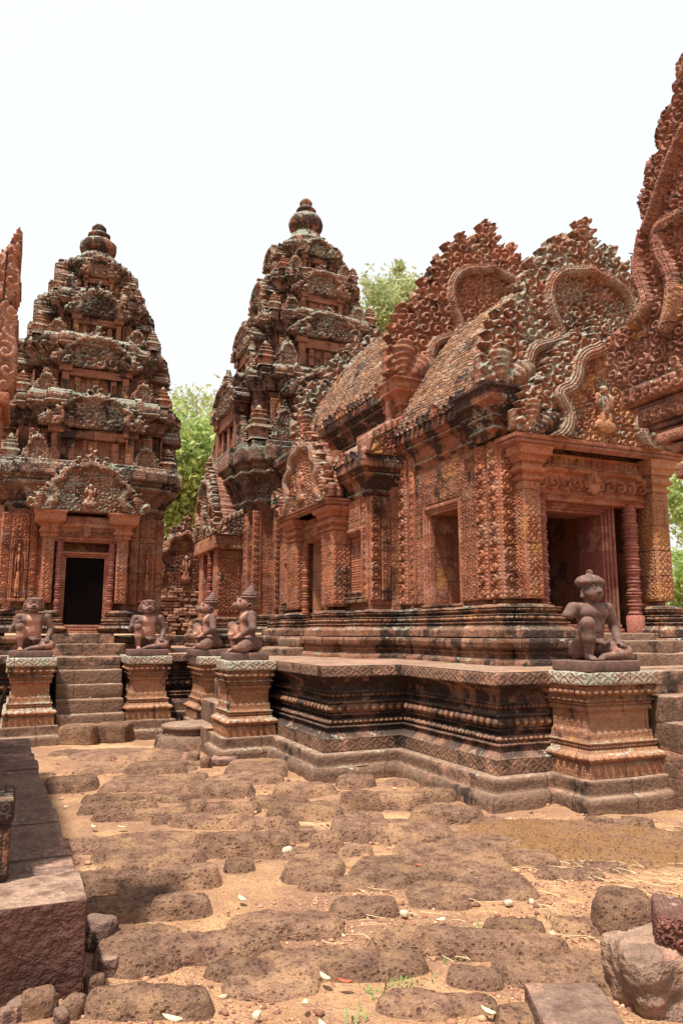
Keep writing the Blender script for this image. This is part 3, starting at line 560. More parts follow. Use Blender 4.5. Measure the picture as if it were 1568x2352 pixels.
# door pilasters
def pilaster(x0, x1, y0, y1, z0, z1, mat, cap=True, zc=3.62, face='e', seed=0):
    mb = MB(); rbox(mb, x0, x1, y0, y1, z0, z1, .008, .15, .002, 6, seed)
    fn = lambda u, v: scroll(u, v, .075, seed, .25, 1.6)
    if face == 'e': epanel(x0 + .015, x1 - .015, y0 - .001, z0 + .02, z1 - .02, fn, .018, mb, .009); spanel(x0 - .001, y1 - .02, y0 + .015, z0 + .02, z1 - .02, fn, .015, mb, .009)
    else: spanel(x0 - .001, y1 - .015, y0 + .015, z0 + .02, z1 - .02, fn, .018, mb, .009); epanel(x0 + .015, x1 - .02, y0 - .001, z0 + .02, z1 - .02, fn, .015, mb, .009)
    p = build('pilaster', mb, mat, hall)
    if cap:
        mb = MB(); pts = [(x0, y1), (x0, y0), (x1, y0), (x1, y1)]
        sweep(mb, pts, prof(z1, .0, [('l', .015, .02), ('t', .03, .02, .004, .02), ('l', .02, .0), ('l', .02, .0), ('l', .012, .03), ('t', .06, .035, .012, .06), ('l', .012, .03), ('l', .03, .02), ('l', .012, .05), ('c', .07, .08), ('l', .012, .11), ('l', max(.02, zc - z1 - .36), .11), ('l', .012, .12), ('l', .03, .13)], .012), True, .012, .002, 8, seed)
        build('capital', mb, mat, p)
    return p
pilaster(5.17, 5.40, 6.75, 7.05, 1.86, 3.20, M_vine, seed=2); pilaster(7.12, 7.36, 6.75, 7.05, 1.86, 3.20, M_gold, seed=3)
pilaster(4.25, 4.55, 10.15, 10.60, 1.86, 3.0, M_vine, zc=3.38, face='s', seed=4); pilaster(4.25, 4.55, 11.74, 12.2, 1.86, 3.0, M_vine, zc=3.38, face='s', seed=5)
# bigger capitals for the upper gables
def bigcap(x0, x1, y0, y1, z0, z1, mat, seed):
    mb = MB(); h = z1 - z0; sweep(mb, [(x0, y1), (x0, y0), (x1, y0), (x1, y1)], prof(z0, .0, [('l', .1 * h, .02), ('t', .12 * h, .03, .012, .06), ('l', .04 * h, .0), ('l', .08 * h, .01), ('t', .12 * h, .05, .014, .07), ('c', .2 * h, .13), ('l', .03 * h, .16), ('l', .22 * h, .17), ('l', .03 * h, .2), ('l', .06 * h, .2)], .02), True, .02, .004, 6, seed, .01)
    return build('capital', mb, mat, hall)
bigcap(4.93, 5.35, 6.95, 7.35, 3.72, 4.32, M_corn, 71); bigcap(7.3, 7.8, 6.95, 7.35, 3.72, 4.32, M_corn, 72)
bigcap(5.02, 5.5, 9.38, 9.8, 4.55, 5.2, M_vine, 73)
mb = MB(); rbox(mb, 5.03, 5.5, 9.4, 9.8, 3.8, 4.56, .01, .06, .003, 6, 3); build('pier', mb, M_plain, hall)

# cornices
def cornice(pts, z0, z1, o, mat, seed, closed=False, ds=.016, out0=0.0, name='cornice', par=None, amp=.006):
    h = z1 - z0; T = [('l', .06 * h, .10 * o), ('t', .10 * h, .12 * o, .010, .05), ('l', .05 * h, .10 * o), ('l', .04 * h, .25 * o), ('c', .17 * h, .48 * o), ('l', .03 * h, .6 * o), ('t', .12 * h, .62 * o, .014, .07), ('l', .03 * h, .8 * o), ('l', .05 * h, .78 * o), ('l', .02 * h, 1.0 * o), ('l', .20 * h, 1.0 * o, .006, .05), ('l', .03 * h, .93 * o), ('l', .07 * h, .9 * o), ('l', .02 * h, .3 * o)]
    mb = MB(); sweep(mb, pts, prof(z0, out0, T, .02), closed, ds, amp, 5, seed, .02, cap=False); return build(name, mb, mat, par or hall)
cornice([(5.05, 9.42), (5.05, 7.42), (5.0, 7.42), (5.0, 7.0)], 3.74, 4.32, .19, M_corn, 81)
cornice([(4.52, 10.2), (4.52, 9.45), (5.05, 9.45)], 3.42, 4.0, .20, M_corn, 82)
cornice([(4.52, 13.4), (4.52, 12.1)], 3.42, 4.0, .20, M_corn, 83)
cornice([(5.12, 15.0), (5.12, 9.7)], 4.58, 5.16, .26, M_corn, 84)
# window frames and balusters
def frame_s(x, y0, y1, z0, z1, wd=.055, dp=.10, mat=None, sill=True, par=None):
    """nested rectangular frame round an opening in a south facing wall"""
    mb = MB()
    for i in range(3):
        a = wd * (2 - i) / 2 + .008; xo = x - .03 + i * .022
        for (ya, yb, za, zb) in ((y0 - a - .03, y0 - a + .02, z0, z1 + a), (y1 + a - .02, y1 + a + .03, z0, z1 + a), (y0 - a - .03, y1 + a + .03, z1 + a - .02, z1 + a + .03)):
            rbox(mb, xo, x + dp, ya, yb, za, zb, .006, .15, .001, 6, i)
    w_ = build('window', mb, mat or M_frame, par or hall)
    if sill:
        mb = MB()
        for i, (o, za, zb) in enumerate(((.035, z0 - .03, z0), (.02, z0 - .07, z0 - .03), (.04, z0 - .10, z0 - .072), (.055, z0 - .16, z0 - .11))): rbox(mb, x - o - .02, x + dp, y0 - .12 - .02 * i, y1 + .12 + .02 * i, za, zb, .008, .06, .002, 6, i)
        build('sill', mb, M_base, w_)
    return w_
win = frame_s(5.03, WY0, WY1, WZ0, WZ1, .07)
mb = MB()   # smooth inner reveals, and the inner wall seen through the window
rbox(mb, 5.06, 5.5, WY0 - .07, WY0 - .001, WZ0, WZ1 + .02, .005, .2, .001); rbox(mb, 5.06, 5.5, WY1 + .001, WY1 + .07, WZ0, WZ1 + .02, .005, .2, .001); rbox(mb, 5.06, 5.5, WY0, WY1, WZ1, WZ1 + .07, .005, .2, .001)
build('reveal', mb, M_frame, win)
def balusters(x, y0, y1, z0, z1, n, par):
    r = (y1 - y0) / n * .42; prf = []; k = 11
    for i in range(k):
        za = z0 + (z1 - z0) * i / k; h = (z1 - z0) / k
        for f, q in ((0, .72), (.15, 1.), (.3, 1.), (.38, .8), (.5, .92), (.62, .8), (.75, 1.), (.9, 1.), (.97, .7)): prf.append((r * q, za + h * f))
    for i in range(n):
        mb = MB(); lathe(mb, prf, (x, y0 + (i + .5) * (y1 - y0) / n), 12); build('baluster', mb, M_vine, par, smooth=False)
w2 = frame_s(4.49, 9.66, 10.2, 2.06, 2.90, .06, .12); balusters(4.59, 9.67, 10.19, 2.06, 2.9, 6, w2)
w3 = frame_s(4.49, 12.45, 12.95, 2.02, 2.68, .06, .12); balusters(4.59, 12.46, 12.94, 2.02, 2.68, 5, w3)
mb = MB(); rbox(mb, 4.70, 4.83, 9.66, 10.22, 2.0, 2.95, .005, .3, 0); build('window_backing', mb, M_dark, w2)
mb = MB(); rbox(mb, 4.70, 4.83, 12.4, 13.0, 1.95, 2.75, .005, .3, 0); build('window_backing', mb, M_dark, w3)

# front door (faces -y) and south door (faces -x)
def door_frame(par, o, axis, wd, z0, z1, mat, deep=.35, lab=None, n=4, fw=.13):
    """frame of n stepped bands; o=(centre along wall, plane); wd opening width"""
    c, pl = o; mb = MB()
    for i in range(n):
        a = fw * (n - i) / n; b = fw * (n - i - 1) / n - .001; d = pl + .03 * i
        segs = ((c - wd / 2 - a, c - wd / 2 - b, z0, z1 + a), (c + wd / 2 + b, c + wd / 2 + a, z0, z1 + a), (c - wd / 2 - b, c + wd / 2 + b, z1 + b, z1 + a))
        for (p0, p1, za, zb) in segs:
            if axis == 'e': rbox(mb, p0, p1, d, pl + deep, za, zb, .006, .2, .0015, 6, i)
            else: rbox(mb, d, pl + deep, p0, p1, za, zb, .006, .2, .0015, 6, i)
    for i, (a, za, zb) in enumerate(((.02, z0 - .05, z0), (.05, z0 - .09, z0 - .052), (.08, z0 - .15, z0 - .095))):
        if axis == 'e': rbox(mb, c - wd / 2 - fw - a * .3, c + wd / 2 + fw + a * .3, pl - a, pl + deep, za, zb, .01, .08, .003, 6, i)
        else: rbox(mb, pl - a, pl + deep, c - wd / 2 - fw - a * .3, c + wd / 2 + fw + a * .3, za, zb, .01, .08, .003, 6, i)
    f = build('door_frame', mb, mat, par)
    if lab: f['label'] = lab
    return f
def colonette(par, x, y, z0, z1, r, mat, seed=0, broken=False):
    P = [(r * 1.25, z0), (r * 1.25, z0 + .2)]; z = z0 + .2; H = z1 - z; k = 5
    for i in range(k):
        za = z + H * i / k; h = H / k
        for f, q in ((0, 1.12), (.04, 1.12), (.045, .92), (.09, .92), (.10, 1.06), (.14, 1.06), (.145, .88), (.30, .86), (.32, .98), (.37, .98), (.375, .88), (.44, .86), (.45, 1.02), (.49, 1.10), (.53, 1.02), (.54, .86), (.62, .88), (.625, .98), (.67, .98), (.69, .86), (.85, .88), (.86, 1.06), (.9, 1.06), (.905, .92), (.95, .92), (.96, 1.12)): P.append((r * q, za + h * f))
    mb = MB(); lathe(mb, P, (x, y), 14, amp=.003, seed=seed); return build('colonette', mb, mat, par)
fd = door_frame(hall, (6.14, 6.98), 'e', .86, 1.58, 2.93, M_purp, .52)
colonette(hall, 5.50, 6.90, 1.48, 3.06, .075, M_purp, 1); colonette(hall, 6.86, 6.90, 1.48, 3.06, .085, M_purp, 2)
mb = MB(); rbox(mb, 5.4, 7.12, 6.88, 7.1, 3.02, 3.60, .01, .08, .003, 5, 3)
def lintel_fn(w_, h_, seed):
    def fn(u, v):
        x = (u - w_ / 2) / (w_ / 2); y = v / h_; n = 10; cw = w_ / n; k = np.floor(u / cw); a = (u / cw - k - .5) * cw; sg = np.where(x > 0, -1., 1.)
        arch = .66 - .30 * np.clip(np.abs(x) - .78, 0, 1) * 3; H = .12 + .5 * np.abs(np.sin(u / cw * pi * 2)) * (y > arch) * (1 - (y - arch) * 1.2)
        r = np.hypot(a, v - .30 * h_) / (cw * .52); t = np.arctan2(v - .30 * h_, a) * sg; H = np.where((r < 1) & (y < arch), np.clip(.5 + .55 * np.cos(2 * pi * 1.45 * r + t), 0, 1), H)
        b = np.abs(y - arch) / .09; H = np.where(b < 1, .7 + .45 * np.sqrt(np.clip(1 - b**2, 0, 1)) + .1 * np.cos(u * 2 * pi / .03), H)
        for (fx, fy, rx, ry) in ((0, .52, .035, .2), (0, .80, .028, .09), (-.05, .45, .02, .2), (.05, .45, .02, .2), (0, .22, .09, .13), (-.09, .4, .025, .2), (.09, .4, .025, .2)):
            q = ((x - fx) / rx)**2 + ((y - fy) / ry)**2; H = np.where(q < 1, np.maximum(H, .6 + .6 * np.sqrt(np.clip(1 - q, 0, 1))), H)
        e = np.minimum(v, h_ - v); return np.where(e < .025, .75, np.clip(H, 0, 1.3))
    return fn
epanel(5.41, 7.11, 6.878, 3.08, 3.585, lintel_fn(1.7, .5, 4), .07, mb, .009); build('lintel', mb, M_vine, hall)
mb = MB(); sweep(mb, [(5.0, 6.95), (5.0, 6.62), (7.52, 6.62), (7.52, 6.95)], prof(3.58, -.04, [('l', .03, .0), ('t', .04, .0, .01, .05), ('l', .01, .03), ('l', .045, .035)], .01), True, .012, .002, 8, 5); build('pediment_ledge', mb, M_carve, hall)
pediment('pediment', hall, M_carvel, (6.27, 6.64, 3.70), E_U, 2.36, 1.50, .32, .010, 5, gold=.95, arc=ARC3, depth=.12, leaf=.07, cell=.15, bw=.08)
pediment('pediment', hall, M_carvel, (6.42, 6.92, 4.30), E_U, 3.15, 2.36, .38, .0115, 6, arc=ARC2, gold=.25, depth=.13, leaf=.10, cell=.17, bw=.07, erode=.03, figure=False)['label'] = 'weathered lichen-covered gable above the front door pediment'
pediment('pediment', hall, M_carve, (6.62, 9.32, 5.18), E_U, 3.55, 2.80, .42, .012, 7, arc=ARC2, gold=.35, depth=.14, leaf=.12, cell=.19, bw=.075, erode=.0)['label'] = 'tall red gable with pointed tip at the end of the main roof'
pediment('pediment', hall, M_carvel, (6.55, 13.3, 5.2), E_U, 3.5, 2.45, .35, .02, 8, arc=ARC2, depth=.15, leaf=.13, cell=.22, bw=.09, erode=.05)
# south door
sdf = door_frame(hall, (11.17, 4.50), 's', .66, 1.58, 2.86, M_gold, .42, fw=.10)
colonette(hall, 4.40, 10.68, 1.48, 3.0, .06, M_vine, 3); colonette(hall, 4.40, 11.68, 1.48, 3.0, .065, M_vine, 4)
mb = MB(); rbox(mb, 4.40, 4.7, 10.55, 11.80, 2.96, 3.36, .01, .08, .003, 5, 3); spanel(4.398, 11.78, 10.57, 2.98, 3.34, lintel_fn(1.2, .36, 6), .045, mb); build('lintel', mb, M_vine, hall)
mb = MB(); sweep(mb, [(4.6, 12.28), (4.14, 12.28), (4.14, 10.06), (4.6, 10.06)], prof(3.36, -.04, [('l', .03, .0), ('t', .04, .0, .01, .05), ('l', .01, .03), ('l', .03, .035)], .01), False, .012, .002, 8, 5); build('pediment_ledge', mb, M_carve, hall)
pediment('pediment', hall, M_carve, (4.16, 11.17, 3.44), S_U, 2.1, 1.34, .26, .012, 9, gold=.3, depth=.11, leaf=.08, cell=.15, bw=.07)
# quarter gable on the aisle end and its half vault roofs
def qfn(S, T):
    w_, h_ = .62, .62; x = S / w_ + .5; y = T / h_; top = .35 + .62 * np.clip(x, 0, 1)**.8; lf = .05 * np.abs(np.cos(x * 14)); M = (y < top + lf) & (y > -.01) & (x > 0) & (x < 1)
    d = top - y; H = np.where(d < .18, .09 + .02 * np.cos(x * 40), .03 + .05 * scroll(S, T, .11, 5)); r = np.hypot(x - .08, y - .02); H = np.where(r < .34, .08 + .04 * np.abs(np.cos(np.arctan2(y, x - .08) * 4)), H); return M, H
mb = MB(); slab(mb, (4.68, 9.32, 4.0), E_U, .62, .62, qfn, .2, .012); build('half_gable', mb, M_carve, hall)
def vault(name, par, x0, z0, xr, zr, y0, y1, mat, seed, courses=None, half=False, pw=.62, amp=.02, ds=.05):
    """brick vault: curved profile from the eave (x0,z0) to the ridge (xr,zr), mirrored unless half"""
    n = 44; t = np.linspace(0, 1, n); ang = t * pi / 2; X = x0 + (xr - x0) * (1 - np.cos(ang))**pw * 1.0; Zc = z0 + (zr - z0) * np.sin(ang)**1.0
    X = x0 + (xr - x0) * t**1.05; Zc = z0 + (zr - z0) * (1 - (1 - t)**1.55)
    if not half: X = np.concatenate([X, 2 * xr - X[::-1][1:]]); Zc = np.concatenate([Zc, Zc[::-1][1:]])
    k = int(abs(y1 - y0) / ds) + 1; Y = np.linspace(y1, y0, k); G = np.zeros((k, len(X), 3)); G[..., 0] = X; G[..., 1] = Y[:, None]; G[..., 2] = Zc
    vl = np.concatenate([[0], np.cumsum(np.hypot(np.diff(X), np.diff(Zc)))]); V = G.reshape(-1, 3); dX = np.gradient(X); dZ = np.gradient(Zc); L = np.hypot(dX, dZ)
    N = np.zeros_like(V); N[:, 0] = np.tile(-dZ / L, k); N[:, 2] = np.tile(dX / L, k); v_ = np.tile(vl, k)
    d = (fbm(V, 5, seed) - .5) * 2 * amp * 1.4 + (h3(np.floor(V[:, 1] / .18 + np.floor(v_ / .055) * .5), np.floor(v_ / .055), V[:, 0] * 0, seed) - .5) * amp * 1.6
    V = V + N * d[:, None]; V[:, 2] += (vnoise(V, .9, seed + 4) - .5) * .07
    mb = MB(); mb.add(V, grid_faces(k, len(X)), np.stack([V[:, 1], v_], 1)); return build(name, mb, mat, par)
vault('roof', hall, 4.90, 5.20, 6.60, 7.45, 9.5, 13.4, M_roof, 91, ds=.03)['label'] = 'main brick roof patched with orange moss'
vault('roof', hall, 4.86, 4.34, 6.27, 6.25, 7.2, 9.5, M_roof, 92, ds=.03)['label'] = 'brick roof of the front porch'
vault('roof', hall, 4.36, 4.02, 5.05, 4.52, 9.5, 13.4, M_slabt, 93, half=True)
vault('roof', hall, 5.0, 4.15, 6.4, 6.3, 13.4, 15.3, M_roof, 94)
mb = MB(); rbox(mb, 4.2, 5.0, 10.75, 11.6, 3.45, 4.25, .25, .04, .02, 4, 7, .05); build('ridge_block', mb, M_slabt, hall)
# eave tiles: rounded leaf ends of the roof tiles
def eave_tile():
    mb = MB()
    def fn(S, T):
        x = S / .055; y = T / .15; M = (np.abs(x) < (1 - np.clip(y - .3, 0, 1)**2 * 1.6)) & (y > -.01) & (y < 1.0); r = np.hypot(x * .6, y - .45); return M, .03 + .02 * np.cos(r * 12)
    slab(mb, (0, 0, 0), S_U, .12, .16, fn, .12, .0085, .02); return mb
tl = eave_tile(); proto = build('eave_tile', tl, M_corn, hall, local=True)
def tiles(x, z, y0, y1, sag=0):
    n = int(round((y1 - y0) / .135))
    for i in range(n):
        o = proto.copy(); COL.objects.link(o); o.parent = hall; y = y0 + (i + .5) * (y1 - y0) / n; r = h3(np.array([i]), np.array([int(y * 10)]), np.array([int(x * 10)]), 3)[0]
        o.location = (x - 6.3, y - 9, z - Z1 + .015 * (r - .5)); s = .85 + .35 * r; o.scale = (1, s, s * (.8 + .3 * r)); o.rotation_euler = (0, .15 * (r - .5), .2 * (r - .5))
tiles(4.86, 4.26, 7.5, 9.45); tiles(4.86, 5.10, 9.75, 13.25); tiles(4.34, 3.95, 9.7, 10.2); tiles(4.34, 3.95, 12.2, 13.3)
proto.location = (4.34 - 6.3, 9.6 - 9, 3.95 - Z1)

# ------------------------------------------------------------------ towers
def redent(cx, cy, w, a=.44, b=.74, c=.90, p=1.05):
    q = [(a * w, -p * w), (a * w, -w), (b * w, -w), (b * w, -c * w), (c * w, -c * w), (c * w, -b * w), (w, -b * w), (w, -a * w)]
    pts = []
    for k in range(4):
        cs, sn = (1, 0, -1, 0)[k], (0, 1, 0, -1)[k]
        for x, y in q: pts.append((cx + x * cs - y * sn, cy + x * sn + y * cs))
        pts.append((cx + (p * w) * cs - (-a * w) * sn, cy + (p * w) * sn + (-a * w) * cs))
    return pts
def fig_fn(w_, h_, skirt=True, seed=0):
    """standing figure in a pointed niche"""
    def fn(u, v):
        x = (u - w_ / 2) / w_; y = v / h_; H = .25 + .3 * scroll(u, v, .05, seed, .3, 1.4)
        niche = (np.abs(x) < .30 * np.clip((.98 - y) * 4, 0, 1)**.5) & (y > .05); H = np.where(niche, 0.02, H)
        rim = (np.abs(np.abs(x) - .33) < .035) & (y < .8) & (y > .05); H = np.where(rim, .6, H)
        parts = [(0, .80, .065, .055), (0, .875, .04, .035), (0, .64, .115, .11), (0, .54, .085, .08), (-.155, .60, .035, .13), (.155, .60, .035, .13), (-.17, .45, .03, .08), (.17, .47, .03, .08), (-.06, .30, .055, .22), (.06, .30, .055, .22), (-.07, .09, .06, .03), (.07, .09, .06, .03)]
        if skirt: parts += [(0, .34, .14, .17), (0, .22, .15, .10)]
        for (a, b, rx, ry) in parts:
            r2 = ((x - a) / rx)**2 + ((y - b) / ry)**2; H = np.maximum(H, np.where(r2 < 1, .25 + .95 * np.sqrt(np.clip(1 - r2, 0, 1)), 0))
        return np.where(y < .05, .8, H)
    return fn
def prasat(mb, s, seed):
    """little corner tower"""
    z = 0
    for i, (w_, h_) in enumerate(((.36, .62), (.28, .26), (.21, .22), (.15, .18))):
        pts = redent(0, 0, w_ * s, .5, .8, .88, 1.08); f = .4
        sweep(mb, pts, prof(z * s, .04 * s, [('l', .06 * h_ * s, .04 * s), ('l', .02 * s, .0), ('l', h_ * .55 * s, 0), ('l', .05 * h_ * s, .05 * s), ('t', .12 * h_ * s, .09 * s), ('l', .15 * h_ * s, .07 * s)], .05), True, .05, .006, 9, seed + i); z += h_ * .95
    lathe(mb, [(.13 * s, z * s), (.16 * s, (z + .08) * s), (.1 * s, (z + .16) * s), (.06 * s, (z + .24) * s), (0, (z + .27) * s)], seg=10); return mb
def tower(name, label, cx, cy, body, tiers, top, faces=(0, 1, 2, 3), seed=100):
    T = thing(name, label, 'temple tower', (cx, cy, Z1))
    w0, zb, zw, zc0, zc1, wc = body
    mb = MB(); sweep(mb, redent(cx, cy, w0), prof(Z1 - .02, .30, POD), True, .03, .008, 5, seed, .02, cap=False)
    sweep(mb, redent(cx, cy, w0), prof(Z1 + .33, .24, [(k, dz * 1.05, o) + tuple(r) for (k, dz, o, *r) in BAS]), True, .018, .005, 5, seed + 1, .015, cap=False); build('base_moulding', mb, M_base, T)
    mb = MB(); sweep(mb, redent(cx, cy, w0), prof(zb - .15, 0, [('l', zw - zb + .3, 0)], .1), True, .06, .006, 5, seed + 2, .0, .006, cap=False); build('wall', mb, M_wall, T)
    cornice(redent(cx, cy, w0), zw, zc1, wc - w0, M_towc, seed + 3, True, .025, par=T, amp=.012)
    wp = w0
    for i, (z0, z1, z2, wv, wcn) in enumerate(tiers):
        wv *= 1.05
        s_ = seed + 10 * i
        mb = MB(); P = redent(cx, cy, wv, .46, .72, .86, 1.12)
        sweep(mb, P, prof(z0 - .12, .10, [('l', .10, .10), ('l', .03, .08), ('l', .03, .05), ('t', .05, .05, .008, .07), ('l', .02, .0), ('l', z1 - z0 - .12, 0)], .05), True, .03, .014, 6, s_ + 4, .04, .028, cap=False); build('tier_wall', mb, M_tow, T)
        h = z2 - z1; o = wcn - wv
        mb = MB(); sweep(mb, P, prof(z1 - .01, 0, [('l', .08 * h, .15 * o), ('t', .12 * h, .2 * o, .01, .08), ('l', .04 * h, .3 * o), ('c', .2 * h, .7 * o), ('l', .04 * h, .85 * o), ('t', .14 * h, .9 * o, .012, .09), ('l', .04 * h, 1. * o), ('l', .2 * h, .98 * o, .008, .1), ('l', .03 * h, .85 * o), ('l', .09 * h, .8 * o), ('l', .02 * h, .5 * o)], .035), True, .028, .016, 5.0, s_ + 5, .07, .035); build('tier_cornice', mb, M_towc, T)
        # false door with its own small gable, once, then turned to the other sides
        H = z1 - z0; f = wv * 1.13; pw = wv * .62; mb = MB(); zz = lambda a: z0 - Z1 + a * H
        for sx in (-1, 1):
            rbox(mb, sx * wv * .50 - .06 * wv, sx * wv * .50 + .06 * wv, -f - .12, -f + .1, zz(0), zz(.66), .01, .06, .008, 7, s_); rbox(mb, sx * wv * .50 - .11 * wv, sx * wv * .50 + .11 * wv, -f - .17, -f + .1, zz(.66), zz(.84), .02, .06, .01, 7, s_ + 1, .03)
            rbox(mb, sx * wv * .30 - .05 * wv, sx * wv * .30 + .05 * wv, -f - .06, -f + .1, zz(0), zz(.55), .01, .06, .006, 7, s_)
        rbox(mb, -wv * .45, wv * .45, -f - .11, -f + .1, zz(.56), zz(.80), .02, .05, .012, 7, s_ + 2, .03); rbox(mb, -.06 * wv, .06 * wv, -f - .05, -f + .1, zz(0), zz(.55), .01, .1, .004)
        fd_ = build('false_door', mb, M_tow, T, local=True)
        mb = MB(); pwid = wv * 1.36; phh = (h + .22 * H) * 1.02; slab(mb, (0, -f - .16, zz(.83)), E_U, pwid, phh, ped_fn(pwid, phh, s_, depth=.10, leaf=.07, cell=.2, bw=.06, figure=False, erode=.12), .30, .02)
        pd = build('gable', mb, M_towc, T, local=True)
        for k in (1, 2, 3):
            for ob in (fd_, pd):
                c = ob.copy(); COL.objects.link(c); c.parent = T; c.rotation_euler = (0, 0, k * pi / 2); c.location = (0, 0, (h3(np.array([k]), np.array([i]), np.array([seed]), 2)[0] - .5) * .05)
        # small niche slabs beside the false door
        for k in range(4):
            for sx in (-1, 1):
                mb = MB(); wn = .26 * wv; cs, sn = (1, 0, -1, 0)[k], (0, 1, 0, -1)[k]; x0 = sx * .83 * wv - wn / 2 * 1.0; x0 = sx * .72 * wv - wn / 2; y0 = -wv * 1.0 - .005
                O = (cx + x0 * cs - y0 * sn, cy + x0 * sn + y0 * cs, z0 + .1 * H); panel(mb, O, (cs, sn, 0), Zv, wn, .72 * H, fig_fn(wn, .72 * H, True, s_ + k), .045, .016); build('niche_figure', mb, M_tow, T)
        # corner antefixes standing on the cornice below
        mb = MB(); prasat(mb, .44 * H, s_); pr_ = build('antefix', mb, M_carvel, T, local=True)
        wl = wc if i == 0 else wprev; q = wl * .9 - .12 * H; first = True
        for k in range(4):
            sx, sy = ((-1, -1), (1, -1), (1, 1), (-1, 1))[k]; ob = pr_ if first else pr_.copy()
            if not first: COL.objects.link(ob); ob.parent = T
            first = False; jz = h3(np.array([k]), np.array([i]), np.array([seed]), 7)[0]
            ob.location = (sx * (q - .04), sy * (q - .04), z0 - Z1 - .04); s2 = .9 + .2 * jz; ob.scale = (s2, s2, s2 * (.95 + .2 * jz)); ob.rotation_euler = (0, 0, .15 * (jz - .5))
        mb = MB(); aw = .30 * wl; ah = .62 * H; slab(mb, (0, 0, 0), E_U, aw, ah, ped_fn(aw, ah, s_ + 7, depth=.05, leaf=.04, cell=.12, bw=.03, figure=False), .10, .018, .06); ak = build('antefix', mb, M_towc, T, local=True); fst = True
        for k in range(4):
            for sx in (-.56, -.0001, .56) if False else (-.56, .56):
                ob = ak if fst else ak.copy()
                if not fst: COL.objects.link(ob); ob.parent = T
                fst = False; cs, sn = (1, 0, -1, 0)[k], (0, 1, 0, -1)[k]; x0, y0 = sx * wl, -wl * .93; ob.location = (x0 * cs - y0 * sn, x0 * sn + y0 * cs, z0 - Z1 - .05); ob.rotation_euler = (0, 0, k * pi / 2); ob.scale = (1, 1, .85 + .35 * h3(np.array([k]), np.array([i]), np.array([int(sx * 9)]), seed)[0])
        wprev = wcn; wp = wv; wc = wcn
    mb = MB(); lathe(mb, top, (cx, cy), 28, amp=.018, seed=seed); build('finial', mb, M_corn, T, smooth=False)
    return T
st = tower('shrine_tower', 'smaller red sandstone shrine tower on the left with an open dark doorway', 1.0, 14.35,
    (1.25, 1.95, 3.50, 3.72, 4.32, 1.56),
    [(4.32, 5.02, 5.52, 1.14, 1.43), (5.52, 6.15, 6.65, .96, 1.20), (6.65, 7.22, 7.66, .70, .88), (7.66, 8.12, 8.46, .43, .54)],
    [(.46, 8.40), (.46, 8.5), (.40, 8.53), (.42, 8.58), (.40, 8.64), (.33, 8.66), (.30, 8.74), (.24, 8.76), (.26, 8.80), (.33, 8.84), (.35, 8.92), (.34, 9.0), (.28, 9.06), (.18, 9.09), (.17, 9.12), (.22, 9.15), (.22, 9.2), (.17, 9.24), (.12, 9.27), (.14, 9.31), (.14, 9.36), (.08, 9.43), (0, 9.45)], seed=200)
ct = tower('shrine_tower', 'taller central red sandstone tower with bell shaped top rising behind the brick roof', 6.33, 17.0,
    (1.79, 1.95, 4.15, 4.6, 5.65, 2.10),
    [(5.68, 6.90, 7.47, 1.60, 1.88), (7.47, 8.50, 9.0, 1.24, 1.52), (9.0, 9.72, 10.25, .92, 1.16), (10.25, 10.85, 11.22, .66, .80)],
    [(.5, 11.15), (.66, 11.2), (.66, 11.24), (.66, 11.34), (.56, 11.38), (.58, 11.48), (.52, 11.56), (.42, 11.58), (.40, 11.75), (.33, 11.80), (.36, 11.88), (.43, 11.96), (.45, 12.08), (.42, 12.2), (.36, 12.3), (.24, 12.36), (.22, 12.4), (.26, 12.44), (.26, 12.5), (.2, 12.56), (.14, 12.58), (.16, 12.64), (.17, 12.72), (.1, 12.82), (0, 12.84)], seed=300)
# doorway of the smaller tower, its depth drawn as a dark sheet
mb = MB(); Yf = 12.87
pil = lambda x0, x1: [mb.__init__(), rbox(mb, x0, x1, Yf - .16, Yf + .25, 1.95, 3.05, .008, .1, .003, 6), epanel(x0 + .01, x1 - .01, Yf - .161, 1.97, 3.03, lambda u, v: scroll(u, v, .07, 3, .2, 1.5), .02, mb, .011), build('pilaster', mb, M_vine, st)]
pil(.30, .47); pil(1.44, 1.62)
for x0, x1 in ((.28, .49), (1.42, 1.64)):
    mb = MB(); sweep(mb, [(x0, Yf), (x0, Yf - .17), (x1, Yf - .17), (x1, Yf)], prof(1.46, .10, BAS), False, .014, .003, 6, 4); build('base_moulding', mb, M_base, st)
    mb = MB(); sweep(mb, [(x0, Yf), (x0, Yf - .17), (x1, Yf - .17), (x1, Yf)], prof(3.0, .0, [('l', .03, .03), ('l', .03, .0), ('t', .07, .03, .01, .06), ('l', .03, .02), ('c', .08, .10), ('l', .02, .12), ('l', .12, .13), ('l', .02, .15), ('l', .03, .15)], .02), False, .014, .003, 6, 4); build('capital', mb, M_vine, st)
colonette(st, .56, Yf - .10, 1.5, 2.96, .055, M_purp, 6); colonette(st, 1.37, Yf - .10, 1.5, 2.96, .055, M_purp, 7)
door_frame(st, (.965, Yf - .13), 'e', .54, 1.60, 2.66, M_frame, .3, fw=.12)
mb = MB(); rbox(mb, .42, 1.5, Yf - .14, Yf + .25, 2.94, 3.36, .01, .1, .003, 6, 2); epanel(.44, 1.48, Yf - .142, 2.97, 3.33, lintel_fn(1.04, .36, 3), .05, mb, .011); build('lintel', mb, M_frame, st)
M_doorshade = NTB('doorway_shade').m; M_doorshade.node_tree.nodes['Principled BSDF'].inputs['Base Color'].default_value = (.006, .004, .004, 1); M_doorshade.node_tree.nodes['Principled BSDF'].inputs['Specular IOR Level'].default_value = 0; M_doorshade.node_tree.nodes['Principled BSDF'].inputs['Roughness'].default_value = 1
